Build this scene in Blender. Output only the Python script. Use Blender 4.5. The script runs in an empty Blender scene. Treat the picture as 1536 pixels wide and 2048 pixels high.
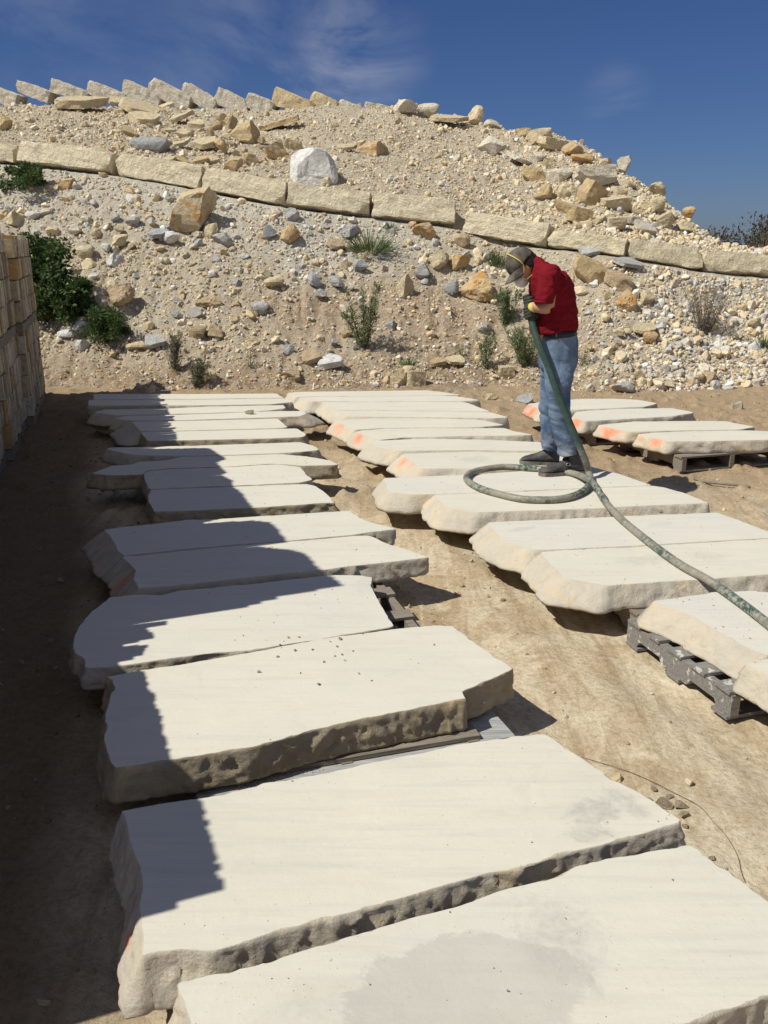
import bpy, bmesh, math, random
import numpy as np
from mathutils import Vector, Matrix, Euler

# ------------------------------------------------------------------ camera, sky, sun, exposure
scene = bpy.context.scene
C = scene.collection
F = 1750.0                    # focal length in photo pixels (1536 x 2048)
PITCH = math.radians(17.0)
ZT = 0.25                     # height of the sawn slab tops over the yard
H = 1.65 + ZT                 # eye height
SUN_AZ = math.radians(22.0)   # the way shadows run, from +X towards +Y
SUN_EL = math.radians(51.0)

cam = bpy.data.cameras.new('camera')
cam.sensor_fit = 'VERTICAL'; cam.sensor_height = 24.0
cam.lens = 24.0 * F / 2048.0
cam.clip_start = 0.05; cam.clip_end = 6000
cam_ob = bpy.data.objects.new('camera', cam); C.objects.link(cam_ob)
cam_ob.location = (0, 0, H)
cam_ob.rotation_euler = (math.radians(90) - PITCH, 0, 0)
scene.camera = cam_ob

world = bpy.data.worlds.new('World'); scene.world = world
world.use_nodes = True
wn = world.node_tree; wn.nodes.clear()
def N(tree, typ, **kw):
    n = tree.nodes.new(typ)
    for k, v in kw.items():
        if k.startswith('i_'): n.inputs[k[2:].replace('_', ' ')].default_value = v
        else: setattr(n, k, v)
    return n
L = lambda t, a, b: t.links.new(a, b)
sky = N(wn, 'ShaderNodeTexSky', sky_type='NISHITA', sun_disc=False)
sky.sun_elevation = SUN_EL
# direction to the sun = (-cos az, -sin az); Nishita rotation is measured clockwise from +Y
sky.sun_rotation = math.atan2(-math.cos(SUN_AZ), -math.sin(SUN_AZ)) % (2 * math.pi)
sky.altitude = 300; sky.air_density = 1.0; sky.dust_density = 0.35; sky.ozone_density = 4.0
SKY_STRENGTH = 0.075
tint = N(wn, 'ShaderNodeMix', data_type='RGBA', blend_type='MULTIPLY')
tint.inputs['Factor'].default_value = 1.0
tint.inputs['B'].default_value = (0.33, 0.42, 0.66, 1)
L(wn, sky.outputs['Color'], tint.inputs['A'])
# thin cirrus, laid out on the sky sphere
tc = N(wn, 'ShaderNodeTexCoord')
mp = N(wn, 'ShaderNodeMapping'); mp.inputs['Rotation'].default_value = (0.0, 0.35, 0.5)
mp.inputs['Scale'].default_value = (2.2, 1.2, 5.0)
L(wn, tc.outputs['Generated'], mp.inputs['Vector'])
n1 = N(wn, 'ShaderNodeTexNoise'); n1.inputs['Scale'].default_value = 2.0; n1.inputs['Detail'].default_value = 9
n1.inputs['Roughness'].default_value = 0.62; n1.inputs['Distortion'].default_value = 0.7
L(wn, mp.outputs['Vector'], n1.inputs['Vector'])
def wisp(direction, radius):
    d = Vector(direction).normalized()
    dot = N(wn, 'ShaderNodeVectorMath', operation='DISTANCE'); dot.inputs[1].default_value = d
    L(wn, tc.outputs['Generated'], dot.inputs[0])
    m = N(wn, 'ShaderNodeMapRange'); m.inputs['From Min'].default_value = radius; m.inputs['From Max'].default_value = radius * 0.15
    m.interpolation_type = 'SMOOTHSTEP'
    L(wn, dot.outputs['Value'], m.inputs['Value'])
    return m.outputs['Result']
def ray(px, py):
    x = (px - 768) / F; y = -(py - 1024) / F
    return (x, math.cos(PITCH) + y * math.sin(PITCH), -math.sin(PITCH) + y * math.cos(PITCH))
acc = None
for (px, py, rad, wgt) in ((690, 120, .09, .65), (600, 165, .07, .45), (520, 30, .10, .3), (380, 140, .12, .2), (90, 130, .16, .2), (1230, 205, .045, .3), (770, 110, .06, .35)):
    o = wisp(ray(px, py), rad)
    mm = N(wn, 'ShaderNodeMath', operation='MULTIPLY'); mm.inputs[1].default_value = wgt; L(wn, o, mm.inputs[0])
    if acc is None: acc = mm.outputs[0]
    else:
        ad = N(wn, 'ShaderNodeMath', operation='MAXIMUM'); L(wn, acc, ad.inputs[0]); L(wn, mm.outputs[0], ad.inputs[1]); acc = ad.outputs[0]
cr = N(wn, 'ShaderNodeMapRange'); cr.inputs['From Min'].default_value = 0.42; cr.inputs['From Max'].default_value = 0.95
L(wn, n1.outputs['Fac'], cr.inputs['Value'])
cm = N(wn, 'ShaderNodeMath', operation='MULTIPLY'); L(wn, cr.outputs['Result'], cm.inputs[0]); L(wn, acc, cm.inputs[1])
fill_veil = N(wn, 'ShaderNodeMath', operation='MULTIPLY'); L(wn, wisp((0.15, -0.75, 0.75), 1.35), fill_veil.inputs[0]); fill_veil.inputs[1].default_value = 0.55  # added pale haze, out of view behind the camera, to brighten the shade
vn = N(wn, 'ShaderNodeMath', operation='MULTIPLY'); L(wn, fill_veil.outputs[0], vn.inputs[0])
vr = N(wn, 'ShaderNodeMapRange'); vr.inputs['From Min'].default_value = 0.25; vr.inputs['From Max'].default_value = 0.6; L(wn, n1.outputs['Fac'], vr.inputs['Value']); L(wn, vr.outputs['Result'], vn.inputs[1])
mx = N(wn, 'ShaderNodeMath', operation='MAXIMUM'); L(wn, vn.outputs[0], mx.inputs[0]); L(wn, cm.outputs[0], mx.inputs[1]); cm = mx
cl = N(wn, 'ShaderNodeMix', data_type='RGBA')
cl.inputs['B'].default_value = (9.4, 9.3, 9.3, 1)
L(wn, tint.outputs['Result'], cl.inputs['A']); L(wn, cm.outputs[0], cl.inputs['Factor'])
bg = N(wn, 'ShaderNodeBackground'); bg.inputs['Strength'].default_value = SKY_STRENGTH
L(wn, cl.outputs['Result'], bg.inputs['Color'])
wo = N(wn, 'ShaderNodeOutputWorld'); L(wn, bg.outputs[0], wo.inputs['Surface'])

sun = bpy.data.lights.new('sun', 'SUN'); sun.energy = 4.6; sun.angle = math.radians(0.5); sun.color = (1.0, 0.967, 0.865)
sun_ob = bpy.data.objects.new('sun', sun); C.objects.link(sun_ob)
sd = Vector((math.cos(SUN_AZ) * math.cos(SUN_EL), math.sin(SUN_AZ) * math.cos(SUN_EL), -math.sin(SUN_EL)))
sun_ob.rotation_euler = sd.to_track_quat('-Z', 'Y').to_euler()
sun_ob.location = (-10, -5, 20)

scene.view_settings.view_transform = 'Standard'; scene.view_settings.look = 'None'
scene.view_settings.gamma = 1.0; scene.view_settings.exposure = 0.1
scene.render.engine = 'CYCLES'
scene.cycles.max_bounces = 7; scene.cycles.diffuse_bounces = 3
scene.cycles.use_denoising = True
try: scene.cycles.denoiser = 'OPENIMAGEDENOISE'
except Exception: pass

rnd = random.Random(7)
rng = np.random.default_rng(11)

# ------------------------------------------------------------------ geometry helpers
def un(px, py, z=ZT):
    d = ray(px, py); t = (z - H) / d[2]
    return (t * d[0], t * d[1])
def at(px, py, Y):
    d = ray(px, py); t = Y / d[1]
    return Vector((t * d[0], Y, H + t * d[2]))

def _h(ix, iy, iz, seed):
    n = (ix * 374761393 + iy * 668265263 + iz * 2147483647 + seed * 974634777) & 0xFFFFFFFF
    n = ((n ^ (n >> 13)) * 1274126177) & 0xFFFFFFFF
    n = n ^ (n >> 16)
    return (n & 0xFFFF) / 65535.0
def vnoise(p, seed=0):
    p = np.asarray(p, float); i = np.floor(p).astype(np.int64); f = p - i
    f = f * f * (3 - 2 * f)
    r = 0
    for dx in (0, 1):
        for dy in (0, 1):
            for dz in (0, 1):
                w = (f[..., 0] if dx else 1 - f[..., 0]) * (f[..., 1] if dy else 1 - f[..., 1]) * (f[..., 2] if dz else 1 - f[..., 2])
                r = r + w * _h(i[..., 0] + dx, i[..., 1] + dy, i[..., 2] + dz, seed)
    return r * 2 - 1
def fbm(p, octaves=4, seed=0, gain=0.5):
    p = np.asarray(p, float); a = 1.0; s = 0; tot = 0
    for o in range(octaves):
        s = s + a * vnoise(p * (2 ** o) + 17.3 * o, seed + o); tot += a; a *= gain
    return s / tot
def xyz(x, y, z=0.0):
    x, y, z = np.broadcast_arrays(np.asarray(x, float), np.asarray(y, float), np.asarray(z, float))
    return np.stack([x, y, z], -1)

def mesh_np(name, verts, faces, mat=None, smooth=False):
    """verts (n,3), faces (m,k) of one size"""
    me = bpy.data.meshes.new(name)
    verts = np.asarray(verts, np.float32); faces = np.asarray(faces, np.int32)
    m, k = faces.shape
    me.vertices.add(len(verts)); me.vertices.foreach_set('co', verts.ravel())
    me.loops.add(m * k); me.loops.foreach_set('vertex_index', faces.ravel())
    me.polygons.add(m); me.polygons.foreach_set('loop_start', np.arange(0, m * k, k, dtype=np.int32))
    me.polygons.foreach_set('loop_total', np.full(m, k, np.int32))
    me.polygons.foreach_set('use_smooth', np.full(m, smooth, bool))
    me.update(calc_edges=True); me.validate(clean_customdata=False)
    if mat: me.materials.append(mat)
    return me
def mesh_py(name, verts, faces, mat=None, smooth=False):
    me = bpy.data.meshes.new(name); me.from_pydata([tuple(v) for v in verts], [], [tuple(f) for f in faces]); me.update()
    if mat: me.materials.append(mat)
    if smooth: me.polygons.foreach_set('use_smooth', [True] * len(me.polygons))
    return me
def add(name, me, parent=None, loc=None):
    o = bpy.data.objects.new(name, me); C.objects.link(o)
    if parent is not None: o.parent = parent
    if loc is not None: o.location = loc
    return o
def tag(o, label=None, cat=None, group=None, kind=None):
    if label: o['label'] = label
    if cat: o['category'] = cat
    if group: o['group'] = group
    if kind: o['kind'] = kind
    return o
def empty(name, loc, label, cat, group=None, rz=0.0):
    o = bpy.data.objects.new(name, None); C.objects.link(o); o.empty_display_size = 0.1
    o.location = loc; o.rotation_euler = (0, 0, rz)
    return tag(o, label, cat, group)
def point_col(me, name, cols):
    a = me.color_attributes.new(name, 'FLOAT_COLOR', 'POINT')
    c = np.ones((len(me.vertices), 4), np.float32); c[:, :cols.shape[1]] = cols
    a.data.foreach_set('color', c.ravel())
def box_vf(cx, cy, cz, sx, sy, sz, j=0.0):
    v = [(cx + sx * a / 2 + rnd.uniform(-j, j), cy + sy * b / 2 + rnd.uniform(-j, j), cz + sz * c / 2 + rnd.uniform(-j, j)) for c in (-1, 1) for b in (-1, 1) for a in (-1, 1)]
    f = [(0, 2, 3, 1), (4, 5, 7, 6), (0, 1, 5, 4), (2, 6, 7, 3), (1, 3, 7, 5), (0, 4, 6, 2)]
    return v, f
def bevel_mesh(me, w, seg=2):
    bm = bmesh.new(); bm.from_mesh(me)
    bmesh.ops.bevel(bm, geom=list(bm.edges) + list(bm.verts), offset=w, segments=seg, affect='EDGES', profile=0.6)
    bm.to_mesh(me); bm.free(); return me
def tube(points, radii, seg=12, caps=True):
    """swept tube through points (parallel transport), radii scalar or list or (a,b) pairs"""
    P = [Vector(p) for p in points]; n = len(P)
    if not hasattr(radii, '__len__'): radii = [radii] * n
    V = []; Fc = []
    t0 = (P[1] - P[0]).normalized()
    up = Vector((0, 0, 1)) if abs(t0.z) < 0.9 else Vector((0, 1, 0))
    u = t0.cross(up).normalized(); prev = t0
    for i in range(n):
        t = (P[min(i + 1, n - 1)] - P[max(i - 1, 0)]).normalized()
        q = prev.rotation_difference(t); u = (q @ u); u = (u - t * u.dot(t)).normalized(); w = t.cross(u); prev = t
        r = radii[i]; ra, rb = (r if hasattr(r, '__len__') else (r, r))
        for k in range(seg):
            a = 2 * math.pi * k / seg
            V.append(P[i] + u * (ra * math.cos(a)) + w * (rb * math.sin(a)))
    for i in range(n - 1):
        for k in range(seg):
            a = i * seg + k; b = i * seg + (k + 1) % seg
            Fc.append((a, b, b + seg, a + seg))
    if caps:
        Fc.append(tuple(range(seg - 1, -1, -1))); Fc.append(tuple((n - 1) * seg + k for k in range(seg)))
    return V, Fc
def catmull(pts, per=8):
    P = [Vector(p) for p in pts]; out = []
    for i in range(len(P) - 1):
        p0 = P[max(i - 1, 0)]; p1 = P[i]; p2 = P[i + 1]; p3 = P[min(i + 2, len(P) - 1)]
        for k in range(per):
            t = k / per
            out.append(0.5 * ((2 * p1) + (p2 - p0) * t + (2 * p0 - 5 * p1 + 4 * p2 - p3) * t * t + (3 * p1 - p0 - 3 * p2 + p3) * t ** 3))
    out.append(P[-1]); return out

# ------------------------------------------------------------------ materials
def new_mat(name, rough=0.9, spec=0.2):
    m = bpy.data.materials.new(name); m.use_nodes = True
    t = m.node_tree; b = t.nodes['Principled BSDF']
    b.inputs['Roughness'].default_value = rough
    b.inputs['Specular IOR Level'].default_value = spec
    return m, t, b
def noise(t, vec, scale, detail=6, rough=0.6, dist=0.0):
    n = N(t, 'ShaderNodeTexNoise'); n.inputs['Scale'].default_value = scale; n.inputs['Detail'].default_value = detail
    n.inputs['Roughness'].default_value = rough; n.inputs['Distortion'].default_value = dist
    if vec is not None: L(t, vec, n.inputs['Vector'])
    return n.outputs['Fac']
def ramp(t, fac, stops):
    r = N(t, 'ShaderNodeValToRGB'); e = r.color_ramp.elements
    while len(e) < len(stops): e.new(0.5)
    for k, (p, c) in enumerate(stops):
        e[k].position = p; e[k].color = (c, c, c, 1) if not hasattr(c, '__len__') else (*c, 1)
    L(t, fac, r.inputs['Fac']); return r.outputs['Color']
def mix(t, fac, a, b, blend='MIX'):
    m = N(t, 'ShaderNodeMix', data_type='RGBA', blend_type=blend)
    for s, v in (('Factor', fac), ('A', a), ('B', b)):
        if isinstance(v, bpy.types.NodeSocket): L(t, v, m.inputs[s])
        elif hasattr(v, '__len__'): m.inputs[s].default_value = (*v, 1)
        else: m.inputs[s].default_value = v
    return m.outputs['Result']
def mth(t, op, a, b=None, clamp=False):
    m = N(t, 'ShaderNodeMath', operation=op); m.use_clamp = clamp
    for i, v in enumerate((a, b)):
        if v is None: continue
        if isinstance(v, bpy.types.NodeSocket): L(t, v, m.inputs[i])
        else: m.inputs[i].default_value = v
    return m.outputs[0]
def mapr(t, v, a, b, c=0.0, d=1.0):
    m = N(t, 'ShaderNodeMapRange'); L(t, v, m.inputs['Value'])
    m.inputs['From Min'].default_value = a; m.inputs['From Max'].default_value = b
    m.inputs['To Min'].default_value = c; m.inputs['To Max'].default_value = d
    return m.outputs['Result']
def bump(t, b, h, dist=0.01, strength=1.0):
    n = N(t, 'ShaderNodeBump'); n.inputs['Distance'].default_value = dist; n.inputs['Strength'].default_value = strength
    L(t, h, n.inputs['Height']); L(t, n.outputs['Normal'], b.inputs['Normal'])
def coords(t, kind='Object'):
    return N(t, 'ShaderNodeTexCoord').outputs[kind]
def geo_pos(t): return N(t, 'ShaderNodeNewGeometry').outputs['Position']
def attr(t, name):
    a = N(t, 'ShaderNodeAttribute'); a.attribute_name = name; return a

def slab_top_mat(name, stains=()):
    """sawn limestone under stone dust; stains: (x, y, rx, ry, angle, amount) in the yard's metres"""
    m, t, b = new_mat(name, 0.92, 0.15)
    p = geo_pos(t)
    oi = N(t, 'ShaderNodeObjectInfo').outputs['Random']
    big = noise(t, p, 2.2, 5, 0.6, 0.4); fine = noise(t, p, 42, 8, 0.7); mid = noise(t, p, 9, 6, 0.65, 0.6)
    mp2 = N(t, 'ShaderNodeMapping'); mp2.inputs['Rotation'].default_value = (0, 0, math.radians(-17)); mp2.inputs['Scale'].default_value = (1.2, 14, 1)
    L(t, p, mp2.inputs['Vector'])
    streak = noise(t, mp2.outputs['Vector'], 1.6, 5, 0.6, 0.3)
    c = mix(t, ramp(t, big, [(0.35, 0.0), (0.7, 1.0)]), (0.595, 0.568, 0.478), (0.655, 0.612, 0.50))
    c = mix(t, ramp(t, streak, [(0.50, 0.0), (0.74, 0.5)]), c, (0.455, 0.44, 0.405))
    c = mix(t, ramp(t, mid, [(0.62, 0.0), (0.78, 0.35)]), c, (0.46, 0.44, 0.40))
    c = mix(t, mth(t, 'MULTIPLY', ramp(t, fine, [(0.3, 0.0), (0.75, 1.0)]), 0.18), c, (0.5, 0.47, 0.39))
    c = mix(t, mth(t, 'MULTIPLY', oi, 0.42), c, (0.58, 0.57, 0.54))
    c = mix(t, ramp(t, noise(t, p, 75, 3, 0.5), [(0.70, 0.0), (0.74, 0.55)]), c, (0.36, 0.32, 0.25))
    c = mix(t, ramp(t, noise(t, p, 4.5, 8, 0.75, 1.5), [(0.56, 0.0), (0.68, 0.22)]), c, (0.47, 0.435, 0.36))
    mp4 = N(t, 'ShaderNodeMapping'); mp4.inputs['Rotation'].default_value = (0, 0, math.radians(-14)); mp4.inputs['Scale'].default_value = (.5, 90, 1); L(t, p, mp4.inputs['Vector'])
    saw = noise(t, mp4.outputs['Vector'], 1.0, 3, .6, .1)
    c = mix(t, mth(t, 'MULTIPLY', ramp(t, saw, [(0.5, 0.0), (0.68, 1.0)]), ramp(t, noise(t, p, 1.4, 4, .6), [(0.45, 0.0), (0.65, 0.22)])), c, (0.43, 0.41, 0.36))
    mp5 = N(t, 'ShaderNodeMapping'); mp5.inputs['Rotation'].default_value = (0, 0, math.radians(-24)); mp5.inputs['Scale'].default_value = (1.0, 5.0, 1); L(t, p, mp5.inputs['Vector'])
    c = mix(t, ramp(t, noise(t, mp5.outputs['Vector'], 1.9, 9, .72, 1.2), [(0.52, 0.0), (0.70, 0.35)]), c, (0.575, 0.505, 0.38))
    for (sx, sy, rx, ry, an, amt) in stains:
        sb = N(t, 'ShaderNodeVectorMath', operation='SUBTRACT'); sb.inputs[1].default_value = (sx, sy, 0); L(t, p, sb.inputs[0])
        mq = N(t, 'ShaderNodeMapping'); mq.vector_type = 'TEXTURE'
        mq.inputs['Rotation'].default_value = (0, 0, an); mq.inputs['Scale'].default_value = (rx, ry, 10); L(t, sb.outputs[0], mq.inputs['Vector'])
        ln = N(t, 'ShaderNodeVectorMath', operation='LENGTH'); L(t, mq.outputs['Vector'], ln.inputs[0])
        big_ = max(rx, ry) > .25
        wob = mth(t, 'ADD', ln.outputs['Value'], mapr(t, noise(t, p, 7 if big_ else 1.3 / min(rx, ry), 9, 0.72, 0.9), 0, 1, -0.45 if big_ else -1.0, 0.45 if big_ else 1.0))
        msk = mth(t, 'MULTIPLY', mapr(t, wob, 0.98 if big_ else 1.0, 0.90 if big_ else 0.55), amt, True)
        if not big_: msk = mth(t, 'MULTIPLY', msk, ramp(t, noise(t, p, 26, 7, .7, .5), [(.34, .25), (.58, 1.0)]))
        c = mix(t, msk, c, mix(t, ramp(t, noise(t, p, 5, 7, 0.7), [(0.35, 0.0), (0.7, 1.0)]), (0.40, 0.385, 0.34), (0.47, 0.45, 0.39)))
    L(t, c, b.inputs['Base Color'])
    h = mth(t, 'ADD', mth(t, 'MULTIPLY', fine, 0.5), mth(t, 'MULTIPLY', mid, 0.7))
    bump(t, b, h, 0.0035, 0.6)
    return m
def slab_side_mat(name='split_limestone_face', ca=(0.52, 0.475, 0.395), cb=(0.60, 0.52, 0.39)):
    m, t, b = new_mat(name, 0.95, 0.12)
    p = geo_pos(t)
    a = noise(t, p, 14, 10, 0.72, 0.3); g = noise(t, p, 3.5, 5, 0.6, 0.5); f = noise(t, p, 70, 8, 0.75)
    c = mix(t, ramp(t, g, [(0.38, 0.0), (0.66, 1.0)]), ca, cb)
    c = mix(t, ramp(t, a, [(0.40, 0.35), (0.56, 0.0)]), c, (0.44, 0.40, 0.335))
    c = mix(t, ramp(t, noise(t, p, 5, 6, 0.6, 0.8), [(0.56, 0.0), (0.72, 0.7)]), c, (0.66, 0.475, 0.265))
    at_ = attr(t, 'paint')
    pm = mth(t, 'MULTIPLY', at_.outputs['Fac'], mapr(t, noise(t, p, 9, 9, 0.75, .6), 0.38, 0.52))
    c = mix(t, mth(t, 'MULTIPLY', pm, 0.9, True), c, (0.88, 0.22, 0.09))
    L(t, c, b.inputs['Base Color'])
    bump(t, b, mth(t, 'ADD', mth(t, 'MULTIPLY', a, 1.0), mth(t, 'MULTIPLY', f, 0.40)), 0.016, 0.9)
    return m
def rock_mat(name, use_attr=False, orange=False):
    m, t, b = new_mat(name, 0.95, 0.12)
    p = geo_pos(t)
    if use_attr: base = attr(t, 'col').outputs['Color']
    else: base = N(t, 'ShaderNodeObjectInfo').outputs['Color']
    a = noise(t, p, 9 if not use_attr else 22, 8, 0.7, 0.4)
    c = mix(t, ramp(t, a, [(0.3, 0.0), (0.7, 1.0)]), mix(t, 1.0, base, (0.72, 0.72, 0.74), 'MULTIPLY'), mix(t, 1.0, base, (1.12, 1.10, 1.06), 'MULTIPLY'))
    if orange:
        c = mix(t, ramp(t, noise(t, p, 5, 6, 0.65, 0.7), [(0.50, 0.0), (0.62, 0.9)]), c, (0.58, 0.31, 0.10))
    L(t, c, b.inputs['Base Color'])
    bump(t, b, mth(t, 'ADD', noise(t, p, 11, 8, 0.7, .3), mth(t, 'MULTIPLY', noise(t, p, 34, 8, .75), .4)), 0.07 if not use_attr else 0.02, 1.0)
    return m
def earth_mat(name, kind):
    m, t, b = new_mat(name, 0.97, 0.08)
    p = geo_pos(t)
    n1 = noise(t, p, 1.1, 6, 0.6, 0.5); n2 = noise(t, p, 6, 8, 0.68, 0.4); n3 = noise(t, p, 40, 8, 0.75); n4 = noise(t, p, 130, 4, 0.7)
    w = attr(t, 'zone')
    sp = N(t, 'ShaderNodeSeparateColor'); L(t, w.outputs['Color'], sp.inputs['Color'])
    brown, pale, dark = sp.outputs[0], sp.outputs[1], sp.outputs[2]
    if kind == 'yard':
        mpx = N(t, 'ShaderNodeMapping'); mpx.inputs['Rotation'].default_value = (0, 0, math.radians(-17.2)); mpx.inputs['Scale'].default_value = (3.2, 0.7, 1)
        L(t, p, mpx.inputs['Vector'])
        st = noise(t, mpx.outputs['Vector'], 1.3, 9, 0.70, 0.8)
        c = mix(t, ramp(t, st, [(0.36, 0.0), (0.64, 1.0)]), (0.45, 0.34, 0.21), (0.68, 0.58, 0.42))
        c = mix(t, ramp(t, noise(t, p, 3.0, 9, 0.72, 0.9), [(0.46, 0.0), (0.60, 0.85)]), c, (0.67, 0.59, 0.44))
        c = mix(t, ramp(t, noise(t, p, 1.7, 8, 0.68, 0.7), [(0.53, 0.0), (0.64, 0.65)]), c, (0.44, 0.325, 0.20))
        c = mix(t, ramp(t, noise(t, p, 11, 7, 0.7, 0.6), [(0.60, 0.0), (0.68, 0.6)]), c, (0.33, 0.235, 0.145))
        mpt = N(t, 'ShaderNodeMapping'); mpt.inputs['Rotation'].default_value = (0, 0, math.radians(-17.2)); mpt.inputs['Scale'].default_value = (11.0, 0.55, 1); L(t, p, mpt.inputs['Vector'])
        trk = noise(t, mpt.outputs['Vector'], 1.0, 6, .62, .35)
        c = mix(t, ramp(t, trk, [(0.54, 0.0), (0.64, 0.5)]), c, (0.34, 0.245, 0.145)); c = mix(t, ramp(t, trk, [(0.34, 0.5), (0.42, 0.0)]), c, (0.66, 0.57, 0.42))
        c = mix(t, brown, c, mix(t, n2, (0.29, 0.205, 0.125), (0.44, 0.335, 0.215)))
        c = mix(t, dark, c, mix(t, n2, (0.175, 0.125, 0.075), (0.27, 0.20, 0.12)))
    else:
        c = mix(t, ramp(t, n2, [(0.3, 0.0), (0.7, 1.0)]), (0.49, 0.41, 0.29), (0.64, 0.55, 0.41))
        c = mix(t, brown, c, mix(t, n2, (0.37, 0.25, 0.15), (0.53, 0.385, 0.25)))
        c = mix(t, pale, c, mix(t, n2, (0.56, 0.52, 0.43), (0.70, 0.65, 0.54)))
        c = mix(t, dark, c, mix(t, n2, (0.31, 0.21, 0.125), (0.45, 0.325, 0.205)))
        v = N(t, 'ShaderNodeTexVoronoi'); v.inputs['Scale'].default_value = 24; L(t, p, v.inputs['Vector'])
        vs = N(t, 'ShaderNodeSeparateColor'); L(t, v.outputs['Color'], vs.inputs['Color'])
        c = mix(t, ramp(t, vs.outputs[0], [(0.55, 0.0), (0.6, 0.55)]), c, (0.56, 0.52, 0.43))
    c = mix(t, mth(t, 'MULTIPLY', ramp(t, n3, [(0.38, 1.0), (0.56, 0.0)]), 0.6 if kind == 'yard' else 0.35), c, mix(t, 1.0, c, (0.6, 0.56, 0.5), 'MULTIPLY'))
    L(t, c, b.inputs['Base Color'])
    h = mth(t, 'ADD', mth(t, 'MULTIPLY', n2, 1.0), mth(t, 'ADD', mth(t, 'MULTIPLY', n3, 0.45), mth(t, 'MULTIPLY', n4, 0.12)))
    bump(t, b, h, 0.028 if kind == 'yard' else 0.10, 0.9)
    return m
def wood_mat(name, c0, c1, lichen=False, stretch=(1, 14, 14)):
    m, t, b = new_mat(name, 0.85, 0.2)
    o = coords(t, 'Object')
    mp3 = N(t, 'ShaderNodeMapping'); mp3.inputs['Scale'].default_value = stretch; L(t, o, mp3.inputs['Vector'])
    g = noise(t, mp3.outputs['Vector'], 6, 8, 0.7, 0.3)
    c = mix(t, ramp(t, g, [(0.35, 0.0), (0.65, 1.0)]), c0, c1)
    if lichen:
        v = noise(t, o, 26, 3, 0.5); c = mix(t, ramp(t, v, [(0.60, 0.0), (0.65, 1.0)]), c, (0.55, 0.54, 0.48))
        c = mix(t, mth(t, 'MULTIPLY', ramp(t, noise(t, o, 90, 6, 0.7), [(0.45, 0.0), (0.7, 1.0)]), 0.5), c, (0.3, 0.29, 0.27))
    L(t, c, b.inputs['Base Color'])
    bump(t, b, g, 0.006, 1.0)
    return m
def leaf_mat(name, c0, c1):
    m, t, b = new_mat(name, 0.6, 0.3)
    oi = attr(t, 'lv').outputs['Fac']
    c = mix(t, oi, c0, c1)
    L(t, c, b.inputs['Base Color'])
    tr = N(t, 'ShaderNodeBsdfTranslucent'); L(t, c, tr.inputs['Color'])
    ms = N(t, 'ShaderNodeMixShader'); ms.inputs[0].default_value = 0.25
    out = t.nodes['Material Output']; L(t, b.outputs[0], ms.inputs[1]); L(t, tr.outputs[0], ms.inputs[2]); L(t, ms.outputs[0], out.inputs['Surface'])
    return m

M_SIDE = slab_side_mat(); M_SIDE_GREY = slab_side_mat('split_face_grey', (0.40, 0.365, 0.30), (0.49, 0.43, 0.335)); M_SIDE_BROWN = slab_side_mat('split_face_brown', (0.30, 0.25, 0.17), (0.40, 0.325, 0.21))
M_TOP = slab_top_mat('sawn_limestone')
M_ROCK = rock_mat('limestone_rock'); M_ROCKO = rock_mat('iron_stained_limestone', orange=True); M_RUB = rock_mat('limestone_rubble', use_attr=True)
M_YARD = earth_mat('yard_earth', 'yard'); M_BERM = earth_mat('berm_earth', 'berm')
M_WOOD = wood_mat('weathered_pallet_wood', (0.16, 0.135, 0.105), (0.30, 0.26, 0.21))
M_LICH = wood_mat('lichened_pallet_wood', (0.14, 0.13, 0.12), (0.28, 0.265, 0.24), True)
M_BLUE = wood_mat('dust_covered_grey_board', (0.25, 0.26, 0.265), (0.46, 0.45, 0.42))
def leafm(n, a, b): return leaf_mat(n, a, b)
M_LEAF = leafm('dark_leaves', (0.03, 0.065, 0.016), (0.12, 0.18, 0.055))
M_WEED = leafm('weed_leaves', (0.065, 0.105, 0.036), (0.20, 0.255, 0.11))
M_DUSTY = leafm('dusty_leaves', (0.13, 0.14, 0.09), (0.27, 0.27, 0.19))
M_DRY = leafm('dry_twigs', (0.14, 0.12, 0.10), (0.30, 0.27, 0.23))
M_STEM, _t, _b = new_mat('plant_stem', 0.9); _b.inputs['Base Color'].default_value = (0.13, 0.10, 0.055, 1)

# ------------------------------------------------------------------ yard (one sheet to the horizon)
def stretched(lo, hi, step, far):
    core = np.arange(lo, hi + 1e-6, step); out = []; d = step; x = hi
    while x < far: d *= 1.35; x += d; out.append(x)
    out2 = []; d = step; x = lo
    while x > -far: d *= 1.35; x -= d; out2.append(x)
    return np.concatenate([np.array(out2[::-1]), core, np.array(out)])
ROW = np.array([-0.296, 0.955]); LONG = np.array([0.955, 0.296])
def yard_z(X, Y):
    p = xyz(X, Y)
    fade = np.clip((28 - np.hypot(X, Y)) / 10, 0, 1)
    s = X * LONG[0] + Y * LONG[1]           # distance across the rows
    rut = -0.035 * np.exp(-((s - 1.62) / 0.16) ** 2) + 0.02 * np.exp(-((s - 1.95) / 0.12) ** 2) - 0.02 * np.exp(-((s - 2.25) / 0.12) ** 2)
    z = 0.020 * fbm(p * 1.3, 4, 3) + 0.016 * fbm(p * 5, 4, 9) + 0.010 * np.abs(fbm(p * 14, 3, 21)) + rut * np.clip((8.5 - Y) / 3, 0, 1) * (0.7 + 0.5 * vnoise(p * 2.5, 5))
    clods = np.clip(fbm(p * 8, 4, 33) - 0.16, 0, 1) * 0.13 * np.clip((Y - 5.2) / 1.5, 0, 1) * np.clip((12.5 - Y) / 1, 0, 1)
    return (z + clods) * fade - 0.012
xs = stretched(-6.2, 8.5, 0.035, 2500); ys = stretched(0.3, 13.0, 0.035, 2500)
GX, GY = np.meshgrid(xs, ys)
V = np.stack([GX, GY, yard_z(GX, GY)], -1).reshape(-1, 3)
nx, ny = len(xs), len(ys)
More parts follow.
